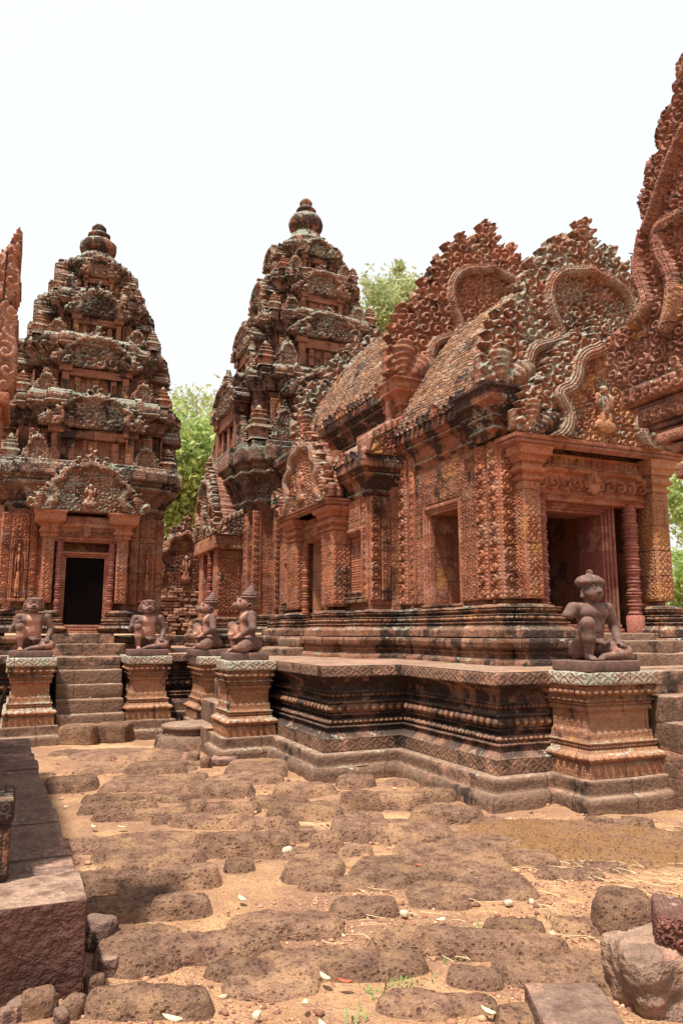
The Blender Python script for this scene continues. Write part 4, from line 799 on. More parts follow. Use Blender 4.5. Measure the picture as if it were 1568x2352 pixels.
mb = MB(); mb.add([(.67, Yf - .07, 1.54), (1.26, Yf - .07, 1.54), (1.26, Yf - .07, 2.69), (.67, Yf - .07, 2.69)], [[0, 1, 2, 3]]); build('doorway_shade_sheet', mb, M_doorshade, st)  # flat dark sheet standing in for the shade inside the doorway
pediment('pediment', st, M_carvel, (.97, Yf - .26, 3.42), E_U, 1.66, .98, .45, .013, 21, depth=.10, leaf=.07, cell=.15, bw=.06, erode=.04)
for x0, s_ in ((-.33, 1), (1.70, 2)):
    mb = MB(); epanel(x0, x0 + .15, 13.075, 1.93, 3.42, lambda u, v: roundels(u, v, .15, .13), .03, mb, .011); epanel(x0 + .15, x0 + .43, 13.075, 1.97, 3.0, fig_fn(.28, 1.03, True, s_), .085, mb, .008)
    epanel(x0 + .15, x0 + .43, 13.075, 3.0, 3.42, lambda u, v: scroll(u, v, .09, 4), .03, mb, .011); epanel(x0 + .43, x0 + .56, 13.075, 1.93, 3.42, lambda u, v: roundels(u, v, .13, .11), .03, mb, .011)
    build('niche_figure', mb, M_vine, st)
mb = MB(); rbox(mb, .35, 1.6, 12.30, 12.9, Z1 - .02, Z1 + .17, .02, .05, .012, 5, 9, .03); rbox(mb, .5, 1.45, 12.48, 12.98, Z1 + .15, Z1 + .33, .02, .05, .012, 5, 10, .03); build('door_step', mb, M_step, st)
mb = MB(); 
for x0, y0, y1 in ((-.1, 12.85, 13.1),): pass
mb = MB(); rbox(mb, -1.9, -.2, 13.5, 15.2, 1.1, 3.7, .02, .1, .01, 5, 71, .02); rbox(mb, -2.0, -.12, 13.4, 15.3, 3.68, 4.25, .04, .06, .02, 5, 72, .04)
build('side_porch', mb, M_tow, st)
mb = MB(); epanel(-.95, -.30, 13.49, 1.9, 3.6, lambda u, v: roundels(u, v, .32, .2), .05, mb, .013); build('vine_pilaster', mb, M_vine, st)
# carved body of the central tower: east face bands with a guardian niche, and south porch with false door
mb = MB(); yE = 17 - 1.79 - .01; 
epanel(4.56 + .0, 4.56 + .2, 17 - 1.79 * .90 - .012, 1.95, 4.1, lambda u, v: roundels(u, v, .2, .14), .035, mb, .012)
epanel(5.01, 5.13, yE, 1.95, 4.1, lambda u, v: roundels(u, v, .12, .12), .03, mb, .012); epanel(5.13, 5.50, yE, 2.0, 3.05, fig_fn(.37, 1.05, False, 5), .11, mb, .010)
epanel(5.13, 5.50, yE, 3.05, 4.1, lambda u, v: scroll(u, v, .12, 8), .04, mb, .012)
build('niche_figure', mb, M_vine, ct)
mb = MB(); xS = 6.33 - 1.79 - .01
for a, b in ((15.40, 15.68), (15.70, 15.95)): spanel(6.33 - 1.79 * .90 - .012 if b < 15.7 else xS, b, a, 1.95, 4.1, lambda u, v: roundels(u, v, .26, .14), .035, mb, .013)
build('vine_pilaster', mb, M_vine, ct)
mb = MB()
rbox(mb, 3.98, 4.6, 16.1, 16.5, 1.5, 3.35, .01, .08, .004, 6, 1); rbox(mb, 3.98, 4.6, 17.5, 17.9, 1.5, 3.35, .01, .08, .004, 6, 2); rbox(mb, 4.1, 4.6, 16.4, 17.6, 1.5, 3.4, .01, .08, .004, 6, 3); rbox(mb, 3.86, 4.6, 15.98, 18.0, 3.3, 3.62, .03, .05, .01, 6, 4, .02)
epanel(4.0, 4.5, 16.09, 1.9, 3.28, lambda u, v: scroll(u, v, .1, 8), .03, mb, .013)
build('false_door', mb, M_vine, ct)
mb = MB(); sweep(mb, [(3.98, 18), (3.98, 16.1), (4.7, 16.1)], prof(Z1, .26, POD + BAS), False, .02, .005, 6, 4, .01, cap=False); build('base_moulding', mb, M_base, ct)
colonette(ct, 3.95, 16.62, 1.5, 3.3, .07, M_purp, 9)
pediment('pediment', ct, M_carvel, (3.92, 17.0, 3.62), S_U, 1.95, 1.7, .5, .018, 33, depth=.13, leaf=.09, cell=.2, bw=.07, erode=.04)
mb = MB(); slab(mb, (4.22, 16.0, 3.62), E_U, .5, .62, qfn, .1, .014); build('serpent_end', mb, M_carvel, ct)

# ------------------------------------------------------------------ guardian statues: smooth blended bodies (surface nets over a distance field)
def snet(F, lo, h):
    S = F < 0; nx, ny, nz = F.shape
    c = np.zeros((nx - 1, ny - 1, nz - 1), int); acc = np.zeros((nx - 1, ny - 1, nz - 1, 3)); cnt = np.zeros((nx - 1, ny - 1, nz - 1))
    I = np.indices((nx - 1, ny - 1, nz - 1)).transpose(1, 2, 3, 0).astype(float)
    cor = [(a, b, d) for a in (0, 1) for b in (0, 1) for d in (0, 1)]
    sl = lambda o, A: A[o[0]:nx - 1 + o[0], o[1]:ny - 1 + o[1], o[2]:nz - 1 + o[2]]
    for i, p in enumerate(cor):
        for q in cor:
            if sum(abs(a - b) for a, b in zip(p, q)) == 1 and p < q:
                A, Bq = sl(p, F), sl(q, F); m = (A < 0) != (Bq < 0); t = np.where(m, A / np.where(m, A - Bq, 1), 0)
                for k in range(3): acc[..., k] += np.where(m, p[k] + t * (q[k] - p[k]), 0)
                cnt += m
    ok = cnt > 0; idx = -np.ones(ok.shape, np.int64); idx[ok] = np.arange(ok.sum())
    V = (I[ok] + acc[ok] / cnt[ok][:, None]) * h + np.array(lo)
    Fs = []
    for ax in range(3):
        b, d = [(1, 2), (2, 0), (0, 1)][ax]
        o = [0, 0, 0]; o[ax] = 1
        A = F[:nx - o[0], :ny - o[1], :nz - o[2]]; Bq = F[o[0]:, o[1]:, o[2]:]; m = (A < 0) != (Bq < 0)
        ii = np.argwhere(m); ii = ii[(ii[:, b] > 0) & (ii[:, d] > 0) & (ii[:, b] < F.shape[b] - 1) & (ii[:, d] < F.shape[d] - 1)]
        sg = F[ii[:, 0], ii[:, 1], ii[:, 2]] < 0; q = []
        for (db, dd) in ((1, 1), (0, 1), (0, 0), (1, 0)):
            j = ii.copy(); j[:, b] -= db; j[:, d] -= dd; q.append(idx[j[:, 0], j[:, 1], j[:, 2]])
        q = np.stack(q, 1); q[~sg] = q[~sg][:, ::-1]; Fs.append(q[(q >= 0).all(1)])
    return V, np.concatenate(Fs)
class SDF:
    def __init__(s, lo, hi, h):
        s.lo = np.array(lo, float); s.h = h; s.n = np.ceil((np.array(hi) - s.lo) / h).astype(int) + 1; s.F = np.full(s.n, 1.0)
        s.ax = [s.lo[i] + np.arange(s.n[i]) * h for i in range(3)]
    def _sl(s, a, b, pad):
        i0 = np.clip(((a - pad - s.lo) / s.h).astype(int), 0, s.n - 1); i1 = np.clip(((b + pad - s.lo) / s.h).astype(int) + 2, 1, s.n)
        sl = tuple(slice(i0[k], i1[k]) for k in range(3)); G = np.meshgrid(*[s.ax[k][sl[k]] for k in range(3)], indexing='ij', sparse=True); return sl, G
    def _u(s, sl, d, k, sub=False):
        A = s.F[sl]
        if sub: d = -d; hh = np.clip(.5 - .5 * (d - A) / k, 0, 1); hh = np.clip(.5 + .5 * (d - A) / k, 0, 1); s.F[sl] = A * (1 - hh) + d * hh + k * hh * (1 - hh); return
        hh = np.clip(.5 + .5 * (A - d) / k, 0, 1); s.F[sl] = A * (1 - hh) + d * hh - k * hh * (1 - hh)
    def cap(s, a, b, ra, rb, k=.02, sub=False):
        a = np.array(a, float); b = np.array(b, float); R = max(ra, rb); sl, (X, Y, Z) = s._sl(np.minimum(a, b) - R, np.maximum(a, b) + R, .05)
        d = b - a; L = max(d @ d, 1e-9); t = np.clip(((X - a[0]) * d[0] + (Y - a[1]) * d[1] + (Z - a[2]) * d[2]) / L, 0, 1)
        q = np.sqrt((X - a[0] - d[0] * t)**2 + (Y - a[1] - d[1] * t)**2 + (Z - a[2] - d[2] * t)**2) - (ra + (rb - ra) * t); s._u(sl, q, k, sub); return s
    def ell(s, c, r, k=.02, sub=False, rx=0.):
        c = np.array(c, float); r = np.array(r, float); R = r.max() if rx else r; sl, (X, Y, Z) = s._sl(c - R, c + R, .05)
        x, y, z = X - c[0], Y - c[1], Z - c[2]
        if rx: y, z = y * cos(rx) + z * sin(rx), -y * sin(rx) + z * cos(rx)
        e = np.sqrt((x / r[0])**2 + (y / r[1])**2 + (z / r[2])**2); s._u(sl, (e - 1) * r.min(), k, sub); return s
    def chain(s, P, R, k=.02):
        for i in range(len(P) - 1): s.cap(P[i], P[i + 1], R[i], R[i + 1], k)
        return s
    def tor(s, c, R, r, ax=0, k=.006):
        c = np.array(c, float); sl, G = s._sl(c - R - r, c + R + r, .03); x = [G[i] - c[i] for i in range(3)]; o = [i for i in range(3) if i != ax]
        s._u(sl, np.sqrt((np.sqrt(x[o[0]]**2 + x[o[1]]**2) - R)**2 + x[ax]**2) - r, k); return s
    def mesh(s, amp=.0012, sc=40, seed=0, stain=None):
        V, F = snet(s.F, s.lo, s.h); mb = MB()
        k = 1 + .2 * sst(.535, .575, V[:, 2]); V = np.stack([V[:, 0] * k, V[:, 1] * k, np.where(V[:, 2] > .55, .55 + (V[:, 2] - .55) * k, V[:, 2])], 1)
        if amp: V = V + (np.stack([vnoise(V, sc, seed + i) for i in range(3)], 1) - .5) * 2 * amp
        mb.add(V, F, V[:, [0, 2]], stain(V) if stain else None); return mb
def hand(f, w_, dr, sp, up=(0, 0, 1), L=.042, curl=-.018, thumb=1):
    """palm plus five bent fingers; dr finger direction, sp sideways spread direction"""
    w_, dr, sp, up = [np.array(q, float) for q in (w_, dr, sp, up)]
    pal = w_ + dr * .03; f.chain([w_, pal + dr * .012], [.018, .02], .012); f.cap(pal - sp * .014, pal + sp * .014, .013, .013, .01)
    for i, (o, l) in enumerate(((-.023, .88), (-.008, 1.), (.008, .97), (.023, .78))):
        a = pal + dr * .02 + sp * o; b = a + dr * L * .5 * l + sp * o * .15 + up * curl * .25; c = b + dr * L * .42 * l + up * curl * .9; f.chain([a, b, c], [.0085, .0078, .0065], .0035)
    a = pal - dr * .012 - sp * .016 * thumb; b = a - sp * .022 * thumb + dr * .014; c = b + dr * .02 - sp * .004 * thumb + up * curl * .5; f.chain([a, b, c], [.010, .009, .007], .006)
def foot(f, a, d):
    a = np.array(a, float); d = np.array(d, float); s_ = np.array([d[1], -d[0], 0]); f.chain([a - d * .02 - [0, 0, .012], a + d * .05 - [0, 0, .012]], [.027, .02], .02); f.cap(a + d * .03 - s_ * .012 - [0, 0, .014], a + d * .03 + s_ * .012 - [0, 0, .014], .018, .018, .012)
    for i in range(5):
        o = (i - 2) * .0135; f.cap(a + d * (.055 - abs(o) * .3) + s_ * o - [0, 0, .018], a + d * (.085 - abs(i - (1.5)) * .006) + s_ * o * 1.1 - [0, 0, .022], .0085, .007, .004)
def body(kind):
    f = SDF((-.36, -.34, -.01), (.36, .24, .86), .0068)
    # legs: right knee raised, left leg folded flat
    f.chain([(-.07, .05, .115), (-.155, -.13, .335)], [.090, .058], .03); f.chain([(-.155, -.13, .335), (-.145, -.125, .2), (-.135, -.105, .05)], [.054, .052, .033], .02); foot(f, (-.135, -.115, .035), (0.0, -1, 0))
    f.chain([(.07, .05, .11), (.235, -.1, .075)], [.094, .067], .03); f.chain([(.235, -.1, .07), (.12, -.15, .045), (-.01, -.135, .035)], [.058, .045, .028], .02); foot(f, (-.02, -.14, .035), (-.9, -.4, 0))
    f.ell((-.06, .09, .09), (.095, .10, .09), .03); f.ell((.06, .09, .09), (.095, .10, .09), .03); f.ell((0, .05, .14), (.125, .09, .08), .03)
    # trunk
    f.ell((0, .025, .24), (.112, .085, .10), .04); f.ell((0, .015, .33), (.126, .086, .11), .04); f.ell((0, .01, .43), (.163, .088, .085), .04); f.ell((-.055, -.04, .435), (.062, .04, .05), .03); f.ell((.055, -.04, .435), (.062, .04, .05), .03)
    f.cap((-.14, .015, .482), (.14, .015, .482), .045, .045, .03); f.chain([(0, .01, .5), (0, -.005, .56)], [.056, .048], .025); f.ell((0, -.047, .245), (.008, .02, .008), .004, True)
    sh = .178
    if kind == 'bearded': f.chain([(-sh, .015, .475), (-.232, .015, .405)], [.054, .050], .02); f.ell((-.262, .015, .345), (.07, .09, .05), .006, True)
    else:
        e = (-.235, .02, .31); f.chain([(-sh, .015, .475), e], [.052, .040], .02)
        wr = (-.185, -.105, .385) if kind == 'lion' else (-.15, -.12, .30); f.chain([e, wr], [.04, .025], .015)
        if kind == 'lion':
            for i in range(4): f.tor((wr[0] + .012, wr[1] - .03, wr[2] + .045 - .018 * i), .017, .0095, 2, .003)
            f.chain([(wr[0], wr[1] - .01, wr[2] + .01), (wr[0] + .01, wr[1] - .035, wr[2] + .02)], [.024, .024], .01); f.cap((wr[0] + .012, wr[1] - .045, wr[2] + .055), (wr[0] + .03, wr[1] - .05, wr[2] + .035), .009, .008, .005)
        else: hand(f, (wr[0], wr[1], wr[2] - .01), (.55, -.55, -.62), (.7, .7, 0))
    e = (.245, .015, .30); f.chain([(sh, .015, .475), e], [.056, .045], .02)
    wr = (.195, -.085, .175) if kind != 'monkey' else (.06, -.12, .19); f.chain([e, wr], [.045, .029], .015)
    hand(f, wr, (-.1, -.92, -.38) if kind != 'monkey' else (-.75, -.6, -.25), (1, -.1, 0) if kind != 'monkey' else (.6, -.75, 0), thumb=1)
    hz = .625
    if kind == 'bearded':
        f.ell((0, -.015, hz), (.072, .078, .082), .02); f.ell((0, -.05, hz - .035), (.054, .045, .045), .02); f.chain([(0, -.088, hz + .012), (0, -.103, hz - .012)], [.009, .016], .01); f.cap((-.014, -.092, hz - .017), (.014, -.092, hz - .017), .010, .010, .006)
        for s_ in (-1, 1):
            f.chain([(s_ * .008, -.088, hz + .035), (s_ * .045, -.076, hz + .038)], [.0075, .007], .006); f.ell((s_ * .028, -.080, hz + .018), (.015, .011, .009), .003); f.chain([(s_ * .003, -.094, hz - .036), (s_ * .035, -.082, hz - .03)], [.007, .005], .003)
            f.cap((s_ * .026, -.087, hz + .018), (s_ * .03, -.087, hz + .018), .003, .003, .002, True); f.ell((s_ * .075, .0, hz + .01), (.010, .016, .030), .004); f.ell((s_ * .075, .0, hz + .012), (.010, .008, .016), .004, True)
            f.cap((s_ * .076, .0, hz - .02), (s_ * .076, -.002, hz - .05), .009, .016, .004)
        f.cap((-.024, -.084, hz - .052), (.024, -.084, hz - .052), .008, .008, .003); f.cap((-.026, -.094, hz - .045), (.026, -.094, hz - .045), .003, .003, .003, True); f.ell((0, -.066, hz - .075), (.035, .028, .022), .012)
    elif kind == 'lion':
        f.ell((0, -.01, hz), (.085, .075, .085), .02); f.ell((0, -.065, hz - .02), (.058, .045, .038), .018); f.ell((0, -.10, hz + .002), (.022, .018, .014), .008); f.ell((0, -.075, hz - .058), (.048, .035, .018), .008)
        f.ell((0, -.10, hz - .04), (.045, .03, .008), .004, True)
        for s_ in (-1, 1):
            f.ell((s_ * .034, -.078, hz + .032), (.018, .014, .014), .005); f.cap((s_ * .012, -.085, hz + .055), (s_ * .06, -.062, hz + .06), .009, .008, .006); f.cap((s_ * .026, -.104, hz - .032), (s_ * .026, -.104, hz - .048), .006, .004, .002); f.ell((s_ * .085, .005, hz + .03), (.014, .02, .03), .006)
            f.cap((s_ * .010, -.106, hz - .034), (s_ * .010, -.106, hz - .044), .004, .003, .002)
    else:
        f.ell((0, -.005, hz), (.068, .082, .078), .02); f.chain([(0, -.06, hz - .02), (0, -.115, hz - .035)], [.045, .034], .02); f.ell((0, -.14, hz - .02), (.014, .01, .010), .006); f.cap((-.03, -.145, hz - .052), (.03, -.145, hz - .052), .004, .004, .003, True)
        f.chain([(0, -.06, hz - .06), (0, -.115, hz - .066)], [.03, .02], .012)
        for s_ in (-1, 1):
            f.ell((s_ * .032, -.077, hz + .028), (.019, .015, .017), .004); f.tor((s_ * .034, -.084, hz + .028), .017, .005, 1, .004); f.ell((s_ * .066, .012, hz + .015), (.010, .018, .032), .004)
    def stain(V):
        if kind == 'bearded': return np.zeros(len(V))
        x, y, z = V.T; nz = fbm(V, 14, 3) - .5
        c = sst(.115, .06, np.abs(x) + nz * .08 + np.maximum(0, .42 - z) * -.25) * sst(.02, -.03, y) * sst(.17, .20, z) * sst(.55, .50, z)
        face = sst(.56, .59, z) * sst(.0, -.03, y) * (.8 if kind == 'monkey' else .35) * sst(-.13, -.10, y)
        shin = sst(-.08, -.12, x) * sst(.3, .24, z) * sst(-.13, -.15, y) * .6 + sst(.15, .2, x) * sst(.10, .05, z) * .4
        return np.clip(c + face + shin, 0, 1)
    f.F[:, :, :2] = np.maximum(f.F[:, :, :2], .004)
    return f.mesh(stain=stain)
t = NTB('statue_sandstone'); geo = t.n('ShaderNodeNewGeometry'); tc = t.n('ShaderNodeTexCoord').outputs['Object']
at = t.n('ShaderNodeAttribute', attribute_name='stain').outputs['Fac']
n2 = t.noise(tc, 16, 5, .65); n3 = t.noise(tc, 90, 3); n1 = t.noise(tc, 6, 4, .6)
c = t.mix(t.ramp(n2, .35, .7), (.105, .056, .043), (.185, .096, .070)); c = t.mix(t.ramp(n1, .56, .66), c, (.30, .145, .095)); c = t.mix(t.ramp(t.noise(tc, 9, 5, .7), .58, .66), c, (.05, .035, .03))
c = t.mix(at, c, t.mix(n2, (.42, .19, .13), (.52, .27, .19))); c = t.mix(t.ramp(n3, .72, .8), c, (.42, .36, .30))
t.l(c, t.b.inputs['Base Color']); t.b.inputs['Roughness'].default_value = .8; t.l(t.bump(t.M('ADD', t.M('MULTIPLY', n2, .004), t.M('MULTIPLY', n3, .0022)), .9, 1), t.b.inputs['Normal']); M_stat = t.m
def crown(kind):
    f = SDF((-.14, -.14, .56), (.14, .16, .90), .0052)
    if kind == 'bearded':
        f.ell((0, .005, .690), (.100, .104, .048), .004); f.ell((0, .01, .715), (.078, .082, .035), .01)
        f.tor((0, .0, .757), .022, .011, 0, .005); f.ell((0, .0, .745), (.02, .03, .02), .006)
        mb = f.mesh(.004, 95, 5)
    elif kind == 'lion':
        f.ell((0, .02, .685), (.088, .085, .045), .01)
        for i in range(15):
            a = -.25 * pi + i / 14 * 1.5 * pi; cx, cz = cos(a) * .098, sin(a) * .095; f.chain([(cx * .95, .0, .62 + cz * .95), (cx * 1.08, .03, .60 + cz * 1.0 - .03)], [.022, .012], .004)
        f.ell((0, .04, .62), (.10, .06, .10), .01); f.tor((0, -.01, .70), .07, .011, 2, .004)
        mb = f.mesh(.002, 60, 5)
    else:
        for i, (r, z_) in enumerate(((.088, .68), (.075, .708), (.062, .73), (.050, .752), (.038, .772), (.026, .79))): f.ell((0, .012 + i * .007, z_), (r, r * 1.05, .020), .003)
        f.ell((0, .058, .815), (.012, .012, .022), .004); f.chain([(0, .055, .70), (0, .085, .62)], [.045, .03], .02)
        for s_ in (-1, 1): f.cap((s_ * .07, .0, .655), (s_ * .073, .01, .70), .008, .004, .004)
        mb = f.mesh(.0015, 80, 5)
    return mb
def statue(kind, label, group):
    T = thing('guardian_statue', label, 'statue', (0, 0, 0), group)
    mb = MB(); rbox(mb, -.27, .27, -.24, .21, -.095, 0, .01, .05, .003, 9, 4); build('plinth', mb, M_stat, T, local=True)
    b = build('body', body(kind), M_stat, T, smooth=True, local=True)
    nm = {'bearded': 'hair', 'lion': 'mane', 'monkey': 'crown'}[kind]; build(nm, crown(kind), M_stat, T, smooth=True, local=True)
    f = SDF((-.2, -.2, .06), (.24, .16, .24), .0068); f.tor((0, .035, .185), .108, .012, 2, .006)
    f.chain([(-.05, -.07, .175), (.02, -.10, .15), (.10, -.075, .165)], [.014, .022, .014], .02); build('loincloth', f.mesh(.001, 50, 3), M_stat, T, smooth=True, local=True)
    if kind == 'monkey':
        for s_ in (-1, 1):
            mb = MB(); f = SDF((s_ * .075 - .05, -.04, .53), (s_ * .075 + .05, .06, .63), .005); f.tor((s_ * .078, .012, .582), .024, .011, 0, .004); build('earring', f.mesh(.0005, 60, 2), M_stat, T, smooth=True, local=True)
    return T
zS = Z1 + .098
s1 = statue('bearded', 'brown kneeling bearded guardian statue with curly hair and one broken arm, on the nearest pedestal', 'kneeling guardian statues'); s1.location = (4.87, 5.43, zS + .003); s1.rotation_euler = (0, 0, 0); s1.scale = (1.13, 1.05, .99)
s2 = statue('lion', 'lion-headed kneeling guardian statue on the mossy pedestal left of the stairs', 'kneeling guardian statues'); s2.location = (.20, 11.35, zS); s2.scale = (1.03, 1.0, .96)
s3 = dup(s2, (1.80, 11.48, zS), 0, 'lion-headed kneeling guardian statue on the orange pedestal right of the stairs')
s4 = statue('monkey', 'monkey-headed crowned guardian statue in profile, the nearer and larger of the pair', 'kneeling guardian statues'); s4.location = (2.68, 9.25, zS); s4.rotation_euler = (0, 0, -pi / 2); s4.scale = (1.0, 1.06, .98)
s5 = dup(s4, (2.62, 11.05, zS), -pi / 2, 'monkey-headed crowned guardian statue in profile, the farther one behind the nearer')

# ------------------------------------------------------------------ helper: a pixel of the 1568x2352 survey grid -> a point in the yard (used once to lay things out)
_P, _H = radians(9.156), radians(23.4)
def ray(u, v):
    x = (u - 784) / 1700; y = -(v - 1176) / 1700; f = cos(_P) - y * sin(_P); z = sin(_P) + y * cos(_P)
    return np.array([sin(_H) * f + cos(_H) * x, cos(_H) * f - sin(_H) * x, z])
def atz(u, v, z=0.): r = ray(u, v); return r * ((z - 1.5) / r[2]) + [0, 0, 1.5]
def aty(u, v, Y): r = ray(u, v); return r * (Y / r[1]) + [0, 0, 1.5]
def atx(u, v, X): r = ray(u, v); return r * (X / r[0]) + [0, 0, 1.5]

# ------------------------------------------------------------------ library at the left edge
lib = thing('library_building', 'left-edge stone building with a long bare dark plinth and a carved serpent gable end', 'building', (-.5, 5.5, 0))
yy = [1.067 * q for q in (3.30, 3.68, 3.93, 4.25, 4.62, 4.95, 5.3, 5.68, 6.0, 6.42, 6.8, 7.2, 7.65, 8.2)]
for i in range(13):
    mb = MB(); xr = .352 - .035 * (yy[i] - 3.52); j = (h3(np.array([i]), np.array([4]), np.array([2]), 1)[0] - .5)
    if i == 0: rbox(mb, -1.5, xr, 3.51, yy[1] - .002, -.15, .385, .014, .02, .012, 4, 7, .02)
    else: rbox(mb, -1.5, xr + j * .02, yy[i] + .003, yy[i + 1] - .003, -.2, .385 + j * .012, .015, .05, .008, 5, i, .02)
    build('plinth_block', mb, M_libn if i == 0 else M_lib, lib, smooth=(i == 0))
mb = MB(); rbox(mb, -1.5, .30, 3.50, 3.8, -.2, .012, .06, .03, .03, 4, 17, .03); build('plinth_block', mb, M_libn, lib)
mb = MB(); sweep(mb, [(-.08, 8.0), (-.08, 3.72), (-2.4, 3.72)][::-1] if False else [(-.06, 8.5), (-.06, 3.98), (-.061, 3.98)][:2], prof(.37, .06, [('l', .02, .10), ('l', .16, .10), ('l', .02, .07), ('l', .03, .05), ('t', .12, .06), ('l', .02, .10), ('l', .09, .12), ('l', .01, .04), ('l', .1, .0)]), False, .03, .008, 6, 3, .02)
sweep(mb, [(-2.4, 3.98), (-.06, 3.98)][::1], prof(.37, .06, [('l', .02, .10), ('l', .16, .10), ('l', .02, .07), ('l', .03, .05), ('t', .12, .06), ('l', .02, .10), ('l', .09, .12), ('l', .01, .04), ('l', .1, .0)]), False, .03, .008, 6, 4, .02)
build('base_moulding', mb, M_base, lib)
mb = MB(); rbox(mb, -.25, .03, 3.86, 4.2, .38, .64, .02, .03, .012, 7, 5, .03); rbox(mb, -.3, .045, 3.84, 4.22, .64, .745, .02, .03, .012, 7, 6, .03); build('corner_moulding', mb, M_base, lib)
mb = MB(); rbox(mb, -2.4, -.45, 4.15, 8.5, .8, 2.9, .01, .12, .01, 6, 5, .01); build('wall', mb, M_wall, lib)
xw = aty(8, 950, 3.86)[0]
mb = MB(); rbox(mb, -.5, xw - .01, 3.86, 4.2, .8, 2.85, .01, .08, .004, 6, 5); epanel(-.35, xw - .02, 3.858, .85, 2.8, lambda u, v: roundels(u, v, .2, .13), .02, mb); build('pilaster', mb, M_vine, lib)
def polyslab(name, par, mat, axis, plane, pts, thick, bands=(), depth=.07, cell=.1, res=.008, leaf=.03, seed=0, extra=(), flat=()):
    """carved slab whose outline is surveyed in its own vertical plane"""
    f = (lambda u, v: aty(u, v, plane)) if axis == 'e' else (lambda u, v: atx(u, v, plane))
    k = 0 if axis == 'e' else 1; sg = 1 if axis == 'e' else -1
    W = [(sg * f(u, v)[k], f(u, v)[2]) for u, v in pts] + [(a, b) for a, b in extra]; Bd = [(chaikin([(sg * f(u, v)[k], f(u, v)[2]) for u, v in b]), bw) for b, bw in bands]
    A = np.array(W); c = (A[:, 0].min() + A[:, 0].max()) / 2; z0 = A[:, 1].min(); w_ = np.ptp(A[:, 0]); h_ = np.ptp(A[:, 1]); W = [(a - c, b - z0) for a, b in W]
    def fn(S, T):
        ins = inpoly(S, T, W); do, uo = pldist(S, T, W, True); sd_ = np.where(ins, -do, do); P = np.stack([S.ravel(), T.ravel(), S.ravel() * 0 + seed], 1); nz = fbm(P, 9, seed).reshape(S.shape)
        M = sd_ < leaf * (1 - np.abs((uo / (leaf * 2.2)) % 1 * 2 - 1)) - (nz - .4) * .03; H = depth * (.25 + .6 * scroll(S, T, cell, seed, .5, 2.2) * (.6 + .8 * nz)) * (1 - flat[0] if flat else 1)
        for b, bw in Bd:
            b = [(p - c, q - z0) for p, q in b]; d, u_ = pldist(S, T, b); g = d / bw; H = np.where(g < 1, depth * (1.3 + .5 * np.sqrt(np.clip(1 - g * g, 0, 1)) - .2 * (np.abs(g - .3) < .06) - .25 * (np.abs(g - .66) < .1)), H)
        H = H * (.3 + .7 * np.clip(-(sd_ - leaf) / .035, 0, 1)); return M, H
    O = (c, plane, z0) if axis == 'e' else (plane, -c, z0); mb = MB(); slab(mb, O, E_U if axis == 'e' else S_U, w_ + .1, h_ + .1, fn, thick, res, .06); return build(name, mb, mat, par)
pts = [(0, 905), (30, 884), (38, 860), (41, 800), (33, 772), (43, 740), (39, 712), (28, 700), (42, 672), (50, 645), (45, 622), (32, 608), (47, 590), (50, 560), (53, 540), (46, 524), (30, 540), (22, 562), (8, 575), (0, 600)]
zl = aty(0, 905, 3.8)[2]
polyslab('serpent_gable_end', lib, stone('pale_red_gable_sandstone', c1=(.52, .30, .22), c2=(.38, .19, .13), och=.1, dark=.22, lich=.15, pat='scroll', ps=.03, pd=.004, contrast=.3, pink=.8), 'e', 3.8, pts, .22, [], .05, .09, .006, .012, 3, extra=[(-.6, zl + .9), (-1.2, zl + 1.3), (-1.8, zl + .9), (-2.4, zl)])
mb = MB(); xo = aty(30, 884, 3.8)[0]
for i, (o, a, b) in enumerate(((.0, -.06, 0), (.03, -.12, -.062), (.055, -.2, -.122), (.08, -.27, -.2))): rbox(mb, -2.4, xo - .01 - o, 3.75 + o, 4.2, zl + a, zl + b, .01, .05, .003, 7, i)
build('cornice', mb, M_plain, lib)

# ------------------------------------------------------------------ gatehouse gable leaning in at the right edge
gate = thing('gatehouse', 'towering carved gable of a gatehouse cut off by the right edge of the view', 'building', (3.9, 3.2, 0))
GX = 3.7
pts = [(1436, 901), (1399, 868), (1396, 838), (1398, 776), (1425, 758), (1453, 741), (1475, 700), (1466, 650), (1470, 610), (1452, 600), (1449, 580), (1462, 588), (1474, 598), (1478, 560), (1480, 541), (1478, 506), (1469, 470), (1471, 450), (1484, 425), (1483, 400), (1491, 366), (1505, 356), (1517, 348), (1506, 322), (1515, 280), (1528, 252), (1545, 240), (1550, 217), (1548, 195), (1557, 180), (1556, 150), (1563, 142), (1580, 100), (1640, 20)]
A = atx(1436, 901, GX); zb = A[2]
b1 = [(1478, 545), (1476, 600), (1480, 640), (1496, 680), (1500, 700), (1488, 735), (1470, 745)]; b2 = [(1580, 500), (1535, 520), (1524, 545), (1530, 590), (1550, 620), (1562, 660), (1556, 720), (1540, 760)]; b3 = [(1590, 300), (1545, 400), (1520, 480), (1500, 530)]
M_gate = stone('near_gable_sandstone', c1=(.31, .135, .09), c2=(.17, .075, .055), och=.25, dark=.50, lich=.34, pat='scroll', ps=.03, pd=.004, contrast=.35, pink=.5)
polyslab('gable', gate, M_gate, 's', GX, pts, .35, [(b1, .04), (b2, .045), (b3, .035)], .06, .10, .007, .014, 5, extra=[(-1.6, 6.6), (-.6, 5.2), (.6, 3.3), (.6, zb)])
yL = A[1]; mb = MB()
for i, (o, a, b, oy) in enumerate(((.0, -.13, 0, 0), (.045, -.16, -.132, .03), (.03, -.28, -.162, .10), (.06, -.32, -.282, .16), (.08, -.40, -.322, .22))):
    rbox(mb, GX - .05 + o, GX + .6, .2, yL - oy, zb + a, zb + b, .012, .03, .004, 7, i, .01)
